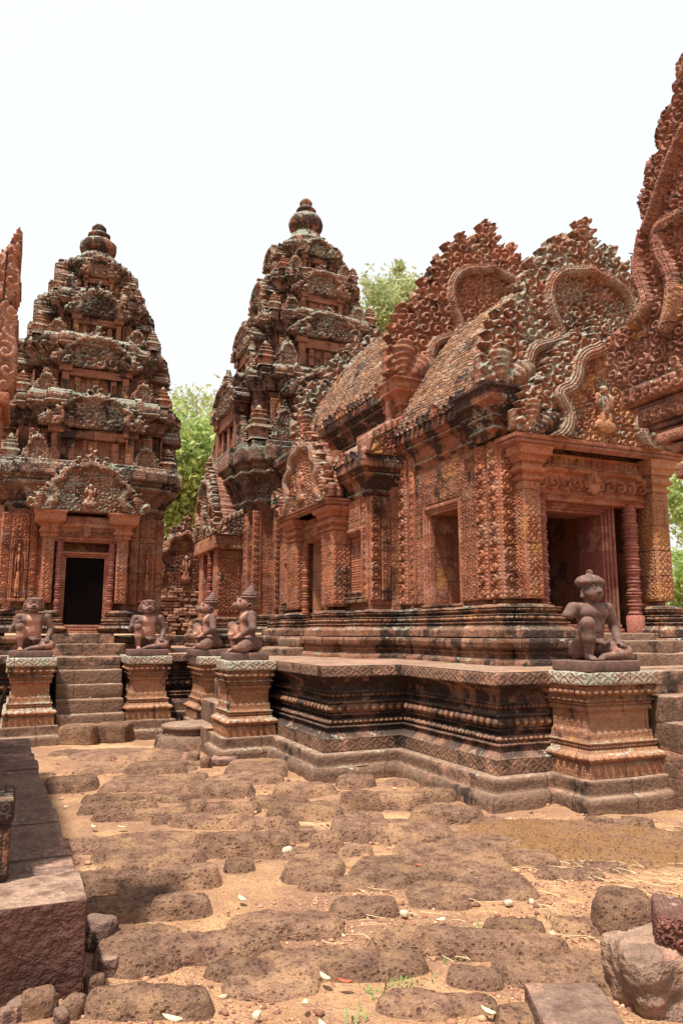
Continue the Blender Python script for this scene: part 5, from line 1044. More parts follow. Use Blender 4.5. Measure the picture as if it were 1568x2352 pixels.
panel(mb, (GX - .054, yL - .03, zb - .125), S_U, Zv, 1.8, .115, lambda u, v: scroll(u, v, .085, 3, .3), .03, .0095); panel(mb, (GX - .022, yL - .14, zb - .275), S_U, Zv, 1.8, .105, lambda u, v: scroll(u, v, .075, 5, .3), .025, .0095)
build('cornice', mb, M_gate, gate)
yc = atx(1517, 1005, GX)[1]; zc = atx(1517, 1005, GX)[2]; mb = MB()
rbox(mb, GX - .05, GX + .5, 2.2, yc, zc - .06, zc + .02, .02, .03, .008, 8, 3, .02); rbox(mb, GX - .02, GX + .5, 2.2, yc - .08, zc - .13, zc - .06, .02, .03, .006, 8, 4, .02); rbox(mb, GX, GX + .5, 2.2, yc - .05, zc + .02, zb - .39, .015, .05, .004, 8, 5)
rbox(mb, GX - .04, GX + .5, 2.2, yc - .12, zc - .30, zc - .2, .02, .03, .008, 8, 6, .02); build('capital', mb, M_gate, gate)
mb = MB(); rbox(mb, GX + .04, GX + .6, 1.2, yc - .24, .0, zc - .1, .02, .08, .006, 8, 6, .01); build('pilaster', mb, M_gate, gate)
yp = yc - .24; mb = MB(); spanel(GX + .036, yp - .03, 1.6, .65, zc - .2, lambda u, v: roundels(u, v, yp - 1.63, .22), .03, mb, .013); build('vine_panel', mb, M_gate, gate)

# ------------------------------------------------------------------ far gate and ruined wall between the towers
far = thing('ruined_gatehouse', 'small distant red gatehouse with a pointed gable above a crumbling wall, seen between the towers', 'building', (4.6, 22, Z1))
YF = 21.0
A = aty(425, 1330, YF); xc = A[0]; z0 = aty(425, 1345, YF)[2]; zt = aty(425, 1195, YF)[2]
pediment('gable', far, M_carve, (xc, YF - .1, z0 - .1), E_U, 2.1, zt - z0 + .1, .5, .022, 41, depth=.13, leaf=.1, cell=.12, bw=.08, erode=.06)
mb = MB(); rbox(mb, xc - 1.2, xc + 1.6, YF, YF + 1.5, .9, z0, .03, .07, .05, 4, 5, .1)
for i in range(150):
    r = [h3(np.array([i]), np.array([k]), np.array([9]), 4)[0] for k in range(5)]; x = xc - .9 + 2.1 * r[0]; z = 1.3 + (z0 - 1.4) * r[1]; d = .05 + .14 * r[2] + .5 * max(0, .35 - r[1]); rbox(mb, x, x + .12 + .2 * r[3], YF - d, YF + .1, z, z + .06 + .08 * r[4], .02, .1, .012, 8, i)
build('ruined_wall', mb, stone('rubble_wall', c1=(.42, .22, .14), c2=(.28, .13, .09), och=.3, dark=.3, lich=.4, pat='brick', ps=.08, pd=.02, pink=.8), far)
mb = MB(); rbox(mb, xc - 2.5, xc + 2.5, 19.5, YF, Z1 - .05, Z1 + .25, .03, .1, .02, 4, 5, .04); build('base_moulding', mb, M_base, far)

# ------------------------------------------------------------------ courtyard ground
def nodes_ground():
    t = NTB('sandy_ground'); P = t.n('ShaderNodeNewGeometry').outputs['Position']
    n1 = t.noise(P, .55, 4, .6); n2 = t.noise(P, 3.2, 6, .65); n3 = t.noise(P, 24, 5, .7); n4 = t.noise(P, 120, 3, .7); n5 = t.noise(t.VM('ADD', P, (5, 2, 0)).outputs[0], 1.1, 5, .65)
    vo = t.n('ShaderNodeTexVoronoi', feature='F1'); t.l(P, vo.inputs['Vector']); vo.inputs['Scale'].default_value = 75; vr = t.sep(vo.outputs['Color'])
    c = t.mix(t.ramp(n2, .35, .7), (.39, .215, .11), (.54, .33, .165)); c = t.mix(t.M('MULTIPLY', t.ramp(n5, .44, .58), .85), c, (.27, .145, .095)); c = t.mix(t.ramp(n1, .55, .65), c, (.62, .39, .20))
    g = t.mix(vr[0], (.24, .11, .075), (.50, .31, .19)); c = t.mix(t.M('MULTIPLY', t.ramp(n3, .42, .60), .7), c, g)
    tone = t.M('ADD', .55, t.M('MULTIPLY', n4, .9)); cm = t.n('ShaderNodeCombineXYZ'); [t.l(tone, cm.inputs[i]) for i in range(3)]; c = t.mix(1., c, cm.outputs[0], 'MULTIPLY')
    t.l(c, t.b.inputs['Base Color']); t.b.inputs['Roughness'].default_value = .95; t.b.inputs['Specular IOR Level'].default_value = .15
    H = t.M('ADD', t.M('MULTIPLY', n3, .03), t.M('ADD', t.M('MULTIPLY', n4, .006), t.M('MULTIPLY', t.M('SUBTRACT', .7, vo.outputs['Distance']), .010))); t.l(t.bump(H, .9, 1), t.b.inputs['Normal']); return t.m
M_ground = nodes_ground()
def gz(P): return (fbm(P * [1, 1, 0], .9, 31, 2) - .5) * .06 + (fbm(P * [1, 1, 0], 5, 33, 3) - .5) * .035
def patch(mb, x0, x1, y0, y1, res):
    nu = int((x1 - x0) / res) + 1; nv = int((y1 - y0) / res) + 1; X, Y = np.meshgrid(np.linspace(x0, x1, nu), np.linspace(y0, y1, nv), indexing='ij'); P = np.stack([X.ravel(), Y.ravel(), X.ravel() * 0], 1)
    P[:, 2] = gz(P) - .012; mb.add(P, grid_faces(nu, nv), P[:, :2])
mb = MB(); patch(mb, -2, 8.6, .6, 12.4, .03)
def quad(mb, x0, x1, y0, y1, z): mb.add([(x0, y0, z), (x1, y0, z), (x1, y1, z), (x0, y1, z)], [[0, 1, 2, 3]], [(x0, y0), (x1, y0), (x1, y1), (x0, y1)])
quad(mb, -400, 400, 12.39, 700, -.03); quad(mb, -400, -1.99, -400, 12.39, -.03); quad(mb, 8.59, 400, -400, 12.39, -.03); quad(mb, -1.99, 8.59, -400, .61, -.03)
g = build('ground', mb, M_ground, smooth=True); g['kind'] = 'structure'
def nodes_lat(name, c1, c2, moss=0):
    t = NTB(name); P = t.n('ShaderNodeNewGeometry').outputs['Position']; n1 = t.noise(P, 2.2, 4, .6); n2 = t.noise(P, 11, 6, .7); n4 = t.noise(P, 150, 3, .7)
    oi = t.n('ShaderNodeObjectInfo').outputs['Random']
    vo = t.n('ShaderNodeTexVoronoi', feature='F1'); t.l(t.VM('ADD', P, t.VM('SCALE', t.n('ShaderNodeTexNoise').outputs[1], sc=.0).outputs[0]).outputs[0], vo.inputs['Vector']); vo.inputs['Scale'].default_value = 38
    pits = t.ramp(t.M('ADD', vo.outputs['Distance'], t.M('MULTIPLY', t.M('SUBTRACT', n2, .5), .7)), .12, .42)
    c = t.mix(t.ramp(n2, .35, .68), c1, c2); c = t.mix(t.M('MULTIPLY', t.ramp(t.M('ADD', t.M('MULTIPLY', n1, .6), t.M('MULTIPLY', t.noise(P, 7, 5, .7), .4)), .48, .60), .75), c, (.42, .245, .135)); c = t.mix(t.M('MULTIPLY', t.ramp(n4, .55, .68), .6), c, (.50, .29, .155))
    if moss: c = t.mix(t.ramp(t.M('ADD', n1, t.M('MULTIPLY', n2, .5)), .60, .80), c, t.mix(n2, (.20, .095, .04), (.34, .185, .085)))
    tone = t.M('MULTIPLY', t.M('ADD', .55, t.M('MULTIPLY', n4, .9)), t.M('ADD', .8, t.M('MULTIPLY', oi, .4))); tone = t.M('MULTIPLY', tone, t.M('ADD', .72, t.M('MULTIPLY', pits, .3)))
    cm = t.n('ShaderNodeCombineXYZ'); [t.l(tone, cm.inputs[i]) for i in range(3)]; c = t.mix(1., c, cm.outputs[0], 'MULTIPLY'); t.l(c, t.b.inputs['Base Color']); t.b.inputs['Roughness'].default_value = .95; t.b.inputs['Specular IOR Level'].default_value = .15
    H = t.M('ADD', t.M('MULTIPLY', pits, .012), t.M('ADD', t.M('MULTIPLY', n2, .04), t.M('ADD', t.M('MULTIPLY', n4, .010), t.M('MULTIPLY', t.noise(P, 45, 4, .7), .02)))); t.l(t.bump(H, 1., 1), t.b.inputs['Normal']); return t.m
M_lat = nodes_lat('laterite', (.165, .088, .060), (.31, .178, .115)); M_moss = nodes_lat('mossy_laterite', (.24, .125, .08), (.34, .19, .11), 1)
def lump(name, c, w_, d_, z0, z1, rot, mat, seed, label, cat, group=None, rr=.5, amp=.02):
    T_ = MB(); ds = .028 if c[1] < 5 else .045; rbox(T_, c[0] - w_ / 2, c[0] + w_ / 2, c[1] - d_ / 2, c[1] + d_ / 2, z0, z1, min(rr * (z1 - z0), .3 * min(w_, d_)), ds, 0, rot=rot)
    V = np.concatenate(T_.V); Cn = np.array([c[0], c[1], (z0 + z1) / 2]); n = V - Cn; n /= np.linalg.norm(n, axis=1)[:, None]; n[:, 2] *= .8
    d = (fbm(V, 3.2, seed, 2) - .5) * 2 * amp * 1.6 + (fbm(V, 16, seed + 5, 3) - .5) * 2 * amp * .45
    V = V + n * d[:, None]; i = 0; off = np.array([c[0], c[1], 0.])
    for k in range(len(T_.V)): m = len(T_.V[k]); T_.V[k] = V[i:i + m] - off; i += m
    o = build(name, T_, mat, None, smooth=True); o.location = off; tag(o, label, cat, group); return o
def mound(name, c, w_, d_, hz, rot, mat, seed, label, cat, group=None, rgh=.018, nn=3.0, edge=.24):
    res = .016 if c[1] < 4.5 else .024; nu = int(w_ * 1.25 / res) + 2; nv = int(d_ * 1.25 / res) + 2; x, y = np.meshgrid(np.linspace(-1.22, 1.22, nu), np.linspace(-1.22, 1.22, nv), indexing='ij')
    P = np.stack([x.ravel() * w_ / 2, y.ravel() * d_ / 2, x.ravel() * 0 + seed * 1.7], 1); lo = (fbm(P, 2.6, seed, 2) - .5).reshape(x.shape); md = (fbm(P, 9, seed + 3, 3) - .5).reshape(x.shape); fi = (fbm(P, 30, seed + 6, 3) - .5).reshape(x.shape)
    r = (np.abs(x)**nn + np.abs(y)**nn)**(1 / nn) * (1 + .42 * lo + .22 * md); k = sst(0, 1, np.clip((1.02 - r) / edge, 0, 1)); k = k * (.86 + .14 * np.clip(1.2 - r, 0, 1)); tilt = (h3(np.array([seed]), np.array([3]), np.array([1]), 1)[0] - .5) * .3
    Z = -.05 + (hz + .05) * k * (1 + .3 * lo + tilt * x * .4) + (md * rgh * 1.6 + fi * rgh * 1.1) * (.35 + .65 * k); c0, s0 = cos(rot), sin(rot); X = x * w_ / 2; Y = y * d_ / 2
    V = np.stack([X * c0 - Y * s0, X * s0 + Y * c0, Z], 2).reshape(-1, 3); F = grid_faces(nu, nv); keep = (V[F, 2] > -.048).any(1); F = F[keep]; us = np.unique(F); mp = np.zeros(len(V), int); mp[us] = np.arange(len(us)); mb = MB(); mb.add(V[us], mp[F], V[us][:, :2])
    o = build(name, mb, mat, None, smooth=True); o.location = (c[0], c[1], gz(np.array([[c[0], c[1], 0]]))[0] - .004); tag(o, label, cat, group); return o
G1 = 'worn laterite blocks of the courtyard paving'
BL = [(335, 362, 200, 95, .10), (725, 290, 240, 75, .06), (670, 375, 340, 75, .05), (545, 482, 300, 50, .07), (540, 430, 280, 50, .04), (1000, 392, 300, 95, .10), (780, 440, 180, 55, .06), (660, 518, 400, 60, .05), (905, 470, 80, 50, .07), (1065, 478, 230, 70, .08),
      (950, 535, 330, 75, .08), (1180, 300, 260, 110, .08), (1400, 382, 220, 90, .10), (1280, 445, 240, 65, .09), (1395, 500, 300, 85, .11), (1110, 622, 370, 140, .15), (1200, 548, 180, 60, .07), (1345, 600, 200, 85, .08), (1500, 620, 120, 85, .14),
      (710, 650, 440, 190, .07), (400, 640, 240, 80, .03), (550, 810, 350, 130, .08), (840, 785, 270, 165, .12), (540, 935, 430, 140, .04), (830, 930, 230, 105, .07), (640, 1110, 320, 260, .06), (1000, 1080, 420, 200, .10), (1320, 1000, 430, 160, .06), (690, 1345, 460, 180, .07),
      (1240, 1240, 330, 190, .04), (1440, 740, 220, 160, .06), (1100, 725, 130, 60, .05), (1430, 1170, 300, 180, .04), (480, 300, 200, 50, .03), (600, 240, 400, 60, .03), (350, 235, 200, 35, .02), (860, 340, 160, 50, .05), (420, 1010, 120, 60, .03), (620, 345, 160, 50, .04)]
BR = [(70, 350, 170, 90, .09), (85, 442, 180, 95, .14), (262, 432, 215, 110, .13), (425, 412, 180, 80, .09), (490, 500, 280, 105, .09), (45, 580, 180, 150, .08), (280, 580, 370, 140, .09), (60, 662, 150, 60, .05), (190, 765, 280, 180, .03), (500, 700, 420, 200, .025), (730, 640, 160, 80, .05),
      (870, 705, 210, 110, .05), (475, 855, 270, 100, .02), (110, 925, 270, 130, .05), (710, 830, 300, 150, .02), (590, 1085, 700, 140, .09), (140, 1165, 420, 180, .07), (610, 1240, 220, 80, .03), (1080, 1215, 560, 210, .035), (1090, 1030, 210, 110, .05), (480, 1360, 420, 130, .02),
      (1180, 545, 120, 45, .05), (1275, 552, 75, 40, .04), (1355, 542, 120, 45, .05), (1050, 782, 240, 50, .02), (680, 545, 150, 80, .05), (1180, 745, 200, 60, .02), (860, 1440, 260, 70, .03)]
SPECIAL = {0: 'rounded dark laterite block rising from the sand patch beside the library plinth', 15: 'big bulging laterite block with an undercut shadowed edge mid-courtyard', 22: 'rounded pitted laterite block at the left of the gravel patch', 25: 'broad flat laterite slab dotted with small round holes, beside the near plinth corner', 26: 'large smooth-backed laterite boulder near the front left, tapering to the right', 28: 'dark crumbly laterite block at the very front left'}
SPECIAL2 = {1: 'small dome-shaped laterite block near the terrace foot', 2: 'rounded laterite hump to the right of the dome-shaped block', 9: 'wide flat square laterite slab in the middle right of the yard', 15: 'long low laterite ridge running across the right foreground', 18: 'very wide flat laterite slab in the right foreground'}
def place(L, ox, SP, base):
    for i, (cx, cy, wx, hx, hz) in enumerate(L):
        u = ox + .5 * cx; v = 1611.7 + .5 * cy; hz = hz * 1.15 + .01; zc_ = hz * .6; a = atz(u, v, zc_); n_ = atz(u, v + hx * .25, .0); f_ = atz(u, v - hx * .25, hz); dist = np.hypot(a[0], a[1]); w_ = wx * .5 / (1700 / sqrt(dist**2 + 1.96)) * 1.0
        d_ = max(.16, np.hypot(*(f_ - n_)[:2]) * .95); r = h3(np.array([i]), np.array([base]), np.array([1]), 2)[0]
        mound('paving_block', ((n_[0] + f_[0]) / 2, (n_[1] + f_[1]) / 2), w_ * 1.24, d_ * 1.27, hz * .8, -radians(23.4) + (r - .5) * .3 - atan2(u - 784, 1700) * .5, M_lat, base + i, SP.get(i, 'worn brown laterite paving block sunk among others in the courtyard ground'), 'paving block', G1)
place(BL, 0, SPECIAL, 400); place(BR, 784, SPECIAL2, 500)
FL = [(450, 1745, 90, 22), (640, 1750, 120, 26), (560, 1790, 150, 26), (700, 1800, 110, 22), (330, 1790, 120, 20), (260, 1690, 150, 18), (380, 1760, 120, 20), (760, 1850, 120, 30), (830, 1870, 100, 26), (900, 1890, 110, 30), (560, 1930, 140, 36), (620, 1890, 120, 30), (300, 1980, 120, 34), (330, 1960, 100, 30), (950, 1790, 110, 24), (850, 1765, 110, 20), (1010, 1850, 90, 26), (1060, 1900, 90, 30), (940, 2000, 150, 36), (760, 2020, 130, 36), (560, 2210, 140, 44), (660, 2190, 130, 40), (960, 2290, 130, 44), (1180, 2120, 120, 34), (1010, 2060, 120, 30), (230, 2090, 90, 36), (330, 2050, 110, 36), (700, 1950, 120, 30), (1240, 2170, 110, 30), (480, 1850, 120, 22), (420, 1880, 120, 24), (1110, 1960, 120, 30)]
place([(u / .5, (v - 1611.7) / .5, w_ / .5, h_ / .5, .035) for u, v, w_, h_ in FL], 0, {}, 560)
a = atz(784 + .5 * 1120, 1611.7 + .5 * 600, .05)
mound('mossy_rock', (a[0], a[1]), 2.9, 1.5, .05, -radians(38), M_moss, 601, 'low orange-mossed rock sheet at the foot of the orange pedestal', 'rock', None, .03, 2.2, .5)
# loose blocks
def lb(u0, v0, u1, v1, hz, dep, mat, seed, label, cat='stone block', nm='stone_block', rot=0, rr=.35, amp=.01, zb=-.05, grp=None):
    a = atz(u0, v1, 0.); b = atz(u1, v1, 0.); c = (a + b) / 2; w_ = np.hypot(*(b - a)[:2]); an = atan2(b[1] - a[1], b[0] - a[0]) + rot; nrm = np.array([-sin(an), cos(an)]); c = c[:2] + nrm * dep / 2
    return lump(nm, c, w_, dep, zb, hz, an, mat, seed, label, cat, grp, rr, amp)
lb(128, 1660, 212, 1712, .25, .34, M_lat, 701, 'left laterite block of the pair forming the bottom step of the lion stairs', 'stone block', 'step_block', rr=.18, amp=.012)
lb(212, 1660, 290, 1706, .25, .34, M_lat, 702, 'right laterite block of the pair forming the bottom step of the lion stairs', 'stone block', 'step_block', rr=.18, amp=.012)
lb(374, 1680, 458, 1722, .24, .40, M_lat, 703, 'loose tilted laterite block left of the monkey pedestals', rot=.15, amp=.02)
lb(423, 1735, 455, 1752, .12, .2, M_lat, 704, 'small dark rubble stone below the monkey pedestals', 'stone', 'rubble_stone', amp=.02)
lb(457, 1748, 480, 1762, .10, .15, M_lat, 705, 'small square brown stone next to the rubble below the monkey pedestals', 'stone', 'rubble_stone', amp=.015)
lb(478, 1735, 545, 1755, .06, .35, M_lib, 706, 'flat broken dark slab at the foot of the monkey pedestal steps', 'stone slab', 'stone_slab', amp=.012)
lb(1378, 2080, 1500, 2165, .19, .26, M_lat, 707, 'dark pitted laterite lump standing upright at the right', 'rock', 'laterite_lump', rot=-.25, rr=.22, amp=.045)
lb(1265, 2350, 1460, 2440, .09, .40, M_lib, 708, 'grey-brown dressed slab lying at the bottom edge right of centre', 'stone slab', 'stone_slab', rr=.1, amp=.006)
lb(1465, 2200, 1680, 2345, .23, .40, stone('grey_brown_boulder', c1=(.30, .19, .13), c2=(.19, .12, .09), och=.3, dark=.35, lich=.1, joint=0, pore=2), 709, 'large grey-brown boulder in the bottom right corner', 'boulder', 'boulder', rr=.22, rot=.2, amp=.08)
M_frag = stone('dark_red_fragment', c1=(.17, .07, .055), c2=(.11, .05, .042), och=.0, dark=.3, lich=.05, joint=0, pat='scroll', ps=.04, pd=.01, pink=.3)
p = atz(1550, 2120, .30); fr = thing('carved_fragment', 'dark red carved stone fragment resting on the corner boulder', 'stone fragment', (p[0], p[1], .30))
mb = MB(); rbox(mb, -.085, .30, -.12, .16, -.08, .06, .02, .012, .008, 9, 5, .01); build('block', mb, M_frag, fr, smooth=True, local=True); fr.rotation_euler = (0, .06, -.75)
mb = MB(); panel(mb, (-.075, -.124, -.06), E_U, Zv, .36, .10, lambda u, v: scroll(u, v, .055, 7, .3), .014, .005); build('carving', mb, M_frag, fr, local=True)
# small stones at the foot of the plinth
for i, (u, v, s_, lab) in enumerate(((85, 2330, .13, 'large angular grey stone wedged under the near plinth corner'), (45, 2335, .08, 'pale tan stone left of the angular grey stone'), (112, 2325, .08, 'tan stone right of the angular grey stone'), (215, 2270, .08, 'grey broken stone just right of the plinth corner'), (250, 2230, .09, 'pointed dark grey stone shard to the right of the plinth corner'), (20, 2345, .07, 'sandy stone at the bottom left corner'), (170, 2325, .07, 'small buried stone below the plinth edge'), (140, 2345, .06, 'small tan chip stone at the bottom edge'), (222, 2165, .16, 'smooth dark stone jammed behind the plinth corner'))):
    a = atz(u, v, .0); lump('stone', (a[0], a[1]), s_ * 1.1, s_ * .9, -.04, s_ * .75, i * .7, M_lib if i % 3 else M_lat, 720 + i, lab, 'stone', None, .3, .012)
# pale pebbles and fallen leaves
def pm(name, c, r=.9):
    t = NTB(name); P = t.n('ShaderNodeNewGeometry').outputs['Position']; n = t.noise(P, 60, 3); t.l(t.mix(n, tuple(q * .8 for q in c), tuple(min(1, q * 1.15) for q in c)), t.b.inputs['Base Color']); t.b.inputs['Roughness'].default_value = r; return t.m
M_peb = pm('pale_pebble', (.60, .50, .34)); M_leaf = pm('dry_leaf', (.60, .52, .32)); M_leafr = pm('red_leaf', (.42, .10, .04)); M_str = pm('straw', (.58, .42, .22))
for i, (u, v, s_, lab) in enumerate(((1167, 2073, .045, 'pale yellow pebble beside the long laterite ridge'), (1220, 2070, .04, 'cream pebble next to the pale yellow one'), (928, 2097, .04, 'whitish pebble on the gravel left of the pale yellow pebble'), (152, 1853, .035, 'white pebble beside the library plinth'), (590, 2330, .035, 'grey pebble near the bottom edge'), (1065, 1940, .03, 'tan pebble on the flat square slab'), (586, 1864, .03, 'white pebble among the middle paving blocks'), (1430, 1955, .04, 'pale pebble on the sand at the right'), (655, 1955, .11, 'rounded pinkish white rock half buried in the gravel'))):
    a = atz(u, v, .01); lump('pebble', (a[0], a[1]), s_, s_ * .75, -.006, s_ * .38 + .006, i, M_peb, 740 + i, lab, 'pebble', None, .5, .002)
def leafmesh(L, w_, bend, seed):
    t_ = np.linspace(0, 1, 9); W = w_ * np.sin(pi * t_**.8)**.8; V = []
    for i, a in enumerate(t_):
        for s_ in (-1, 0, 1): V.append((s_ * W[i], (a - .5) * L, bend * (4 * (a - .5)**2 * .5 + abs(s_) * .5)))
    V = np.array(V); return V, grid_faces(9, 3)
LV = [(255, 1870, .07, 0), (215, 1897, .08, .5), (280, 1898, .09, 1.1), (555, 2061, .09, .2), (395, 2335, .10, .9), (380, 2312, .08, 2.2), (745, 2240, .08, .3), (850, 2203, .07, 1.2), (960, 1985, .06, .4), (790, 2250, .08, 1.), (1010, 2110, .09, 2), (1225, 2195, .10, 1.3), (1120, 2320, .08, .4), (905, 1840, .05, 0), (510, 1690, .06, 0), (1000, 1735, .05, 1.5), (1340, 1955, .05, .3), (740, 2350, .07, .1), (700, 2300, .06, 2.6), (170, 1610, .05, .2)]
for i, (u, v, L, rz) in enumerate(LV):
    a = atz(u, v, .03 if v > 1700 else Z1 - .2); V, F = leafmesh(L * .9, L * .2, .012, i); mb = MB(); mb.add(V, F, V[:, :2]); o = build('fallen_leaf', mb, M_leafr if i in (8, 9) else M_leaf); z_ = .03 if v > 1700 else a[2]
    o.location = (a[0], a[1], max(gz(np.array([[a[0], a[1], 0]]))[0], 0) + .02 if v > 1700 else 0.95); o.rotation_euler = (.1, .08, rz); tag(o, 'reddish brown fallen leaf lying on the gravel' if i in (8, 9) else 'small pale dry leaf fallen on the courtyard ground', 'leaf', 'fallen leaves on the ground')
    if v < 1700: o.location = (1.02, 11.40, .56)
# gravel (one object) and sparse grass
rng = np.random.default_rng(5); ph = (1 + 5**.5) / 2
ico = np.array([(-1, ph, 0), (1, ph, 0), (-1, -ph, 0), (1, -ph, 0), (0, -1, ph), (0, 1, ph), (0, -1, -ph), (0, 1, -ph), (ph, 0, -1), (ph, 0, 1), (-ph, 0, -1), (-ph, 0, 1)]) / 1.9
icf = np.array([(0, 11, 5), (0, 5, 1), (0, 1, 7), (0, 7, 10), (0, 10, 11), (1, 5, 9), (5, 11, 4), (11, 10, 2), (10, 7, 6), (7, 1, 8), (3, 9, 4), (3, 4, 2), (3, 2, 6), (3, 6, 8), (3, 8, 9), (4, 9, 5), (2, 4, 11), (6, 2, 10), (8, 6, 7), (9, 8, 1)])
def scatter(n, smin, smax, rmin, rmax, pw):
    d = rmin + (rmax - rmin) * rng.random(n)**pw; a = _H + (rng.random(n) - .5) * 1.15; x = d * np.sin(a); y = d * np.cos(a); P = np.stack([x, y, x * 0], 1)
    P = P[fbm(P, 1.3, 77, 3) + rng.random(n) * .25 > .56]; n = len(P); s = smin * (smax / smin)**(rng.random(n)**2.2); P[:, 2] = gz(P) - .012 + s * .25
    V = ico[None] * s[:, None, None] * (.6 + .8 * rng.random((n, 12, 1))) * np.array([1, .8, .6]); a = rng.random(n) * 6.28; c, s_ = np.cos(a), np.sin(a); V = np.stack([V[..., 0] * c[:, None] - V[..., 1] * s_[:, None], V[..., 0] * s_[:, None] + V[..., 1] * c[:, None], V[..., 2]], 2)
    V = (V + P[:, None]).reshape(-1, 3); F = (icf[None] + (np.arange(n) * 12)[:, None, None]).reshape(-1, 3); return V, F, np.repeat(rng.random(n), 12)
t = NTB('gravel_stone'); at = t.n('ShaderNodeAttribute', attribute_name='stain').outputs['Fac']; cr = t.n('ShaderNodeValToRGB'); t.l(at, cr.inputs[0]); e = cr.color_ramp.elements; e[0].color = (.17, .07, .05, 1); e[1].color = (.62, .42, .27, 1)
for p_, c_ in ((.35, (.33, .14, .085, 1)), (.65, (.46, .24, .13, 1)), (.9, (.52, .30, .17, 1))): q = e.new(p_); q.color = c_
t.l(cr.outputs[0], t.b.inputs['Base Color']); t.b.inputs['Roughness'].default_value = .9; M_grav = t.m
mb = MB(); V, F, C = scatter(16000, .004, .013, 1.8, 5.2, .9); mb.add(V, F, None, C); V, F, C = scatter(5000, .007, .030, 2.2, 9.5, .9); mb.add(V, F, None, C); gv = build('gravel', mb, M_grav); tag(gv, 'reddish gravel scattered over the sandy courtyard', 'gravel', None, 'stuff')
mb = MB(); GR = [(910, 2150, 30), (1010, 2180, 20), (1040, 2200, 16), (890, 2270, 26), (1185, 2020, 8), (1105, 2130, 14), (1250, 2110, 8), (1545, 2065, 20), (1100, 1920, 12), (630, 2140, 6), (545, 2125, 5), (870, 1918, 10), (455, 1757, 14), (960, 2240, 14), (820, 2330, 10), (115, 1815, 10), (1130, 1910, 8), (375, 2060, 8)]
for (u, v, n) in GR:
    a = atz(u, v, .0)
    for i in range(n):
        r = rng.random(6); x, y = a[0] + (r[0] - .5) * .16, a[1] + (r[1] - .5) * .12; L = .015 + .03 * r[2]; an = r[3] * 6.28; dx, dy = cos(an), sin(an); z = gz(np.array([[x, y, 0]]))[0] - .01; w_ = .0035
        mb.add([(x - dy * w_, y + dx * w_, z), (x + dy * w_, y - dx * w_, z), (x + dx * L * .5 + dy * w_, y + dy * L * .5 - dx * w_, z + L * .8), (x + dx * L * .5 - dy * w_, y + dy * L * .5 + dx * w_, z + L * .8), (x + dx * L, y + dy * L, z + L * .9)], [[0, 1, 2, 3], [3, 2, 4, 4]])
M_grass = pm('grass_blade', (.16, .26, .06)); gs = build('grass', mb, M_grass); tag(gs, 'tiny green grass sprouts between the paving blocks', 'grass', None, 'stuff')
mb = MB()
for i in range(420):
    u, v = (700 + 868 * rng.random(), 1880 + 330 * rng.random()) if i % 3 else (1250 + 318 * rng.random(), 1900 + 130 * rng.random()); a = atz(u, v, .0); r = rng.random(4); L = .04 + .16 * r[0]; an = r[1] * 6.28; k = 5; z = gz(np.array([[a[0], a[1], 0]]))[0]; Vs = []
    for j in range(k): q = j / (k - 1); bx = an + (q - .5) * (r[2] - .5) * 2; x = a[0] + cos(bx) * L * (q - .5); y = a[1] + sin(bx) * L * (q - .5); zz_ = z + .006 + .03 * q * (1 - q) * r[3]; Vs += [(x - .0012, y, zz_), (x + .0012, y + .001, zz_ + .002)]
    mb.add(Vs, grid_faces(k, 2))
sg = build('dry_grass', mb, M_str); tag(sg, 'thin dry straw stalks strewn on the sand', 'dry grass', None, 'stuff')

# ------------------------------------------------------------------ trees beyond the temple
def leafmat(name, a, b):
    t = NTB(name); P = t.n('ShaderNodeNewGeometry').outputs['Position']; n = t.noise(P, .8, 3); n2 = t.noise(P, 9, 2); c = t.mix(t.ramp(n, .35, .65), a, b); c = t.mix(t.M('MULTIPLY', n2, .35), c, (.50, .56, .16))
    t.l(c, t.b.inputs['Base Color']); t.b.inputs['Roughness'].default_value = .6; tr = t.n('ShaderNodeBsdfTranslucent'); t.l(c, tr.inputs[0]); ms = t.n('ShaderNodeMixShader'); ms.inputs[0].default_value = .45; t.l(t.b.outputs[0], ms.inputs[1]); t.l(tr.outputs[0], ms.inputs[2]); t.l(ms.outputs[0], t.out.inputs[0]); return t.m
M_lf = leafmat('leaf_green', (.26, .38, .12), (.46, .52, .17)); M_lf2 = leafmat('leaf_pale_green', (.32, .38, .18), (.50, .50, .26)); M_bark = stone('bark', c1=(.25, .18, .13), c2=(.15, .11, .08), och=0, dark=.3, lich=.2, joint=0)
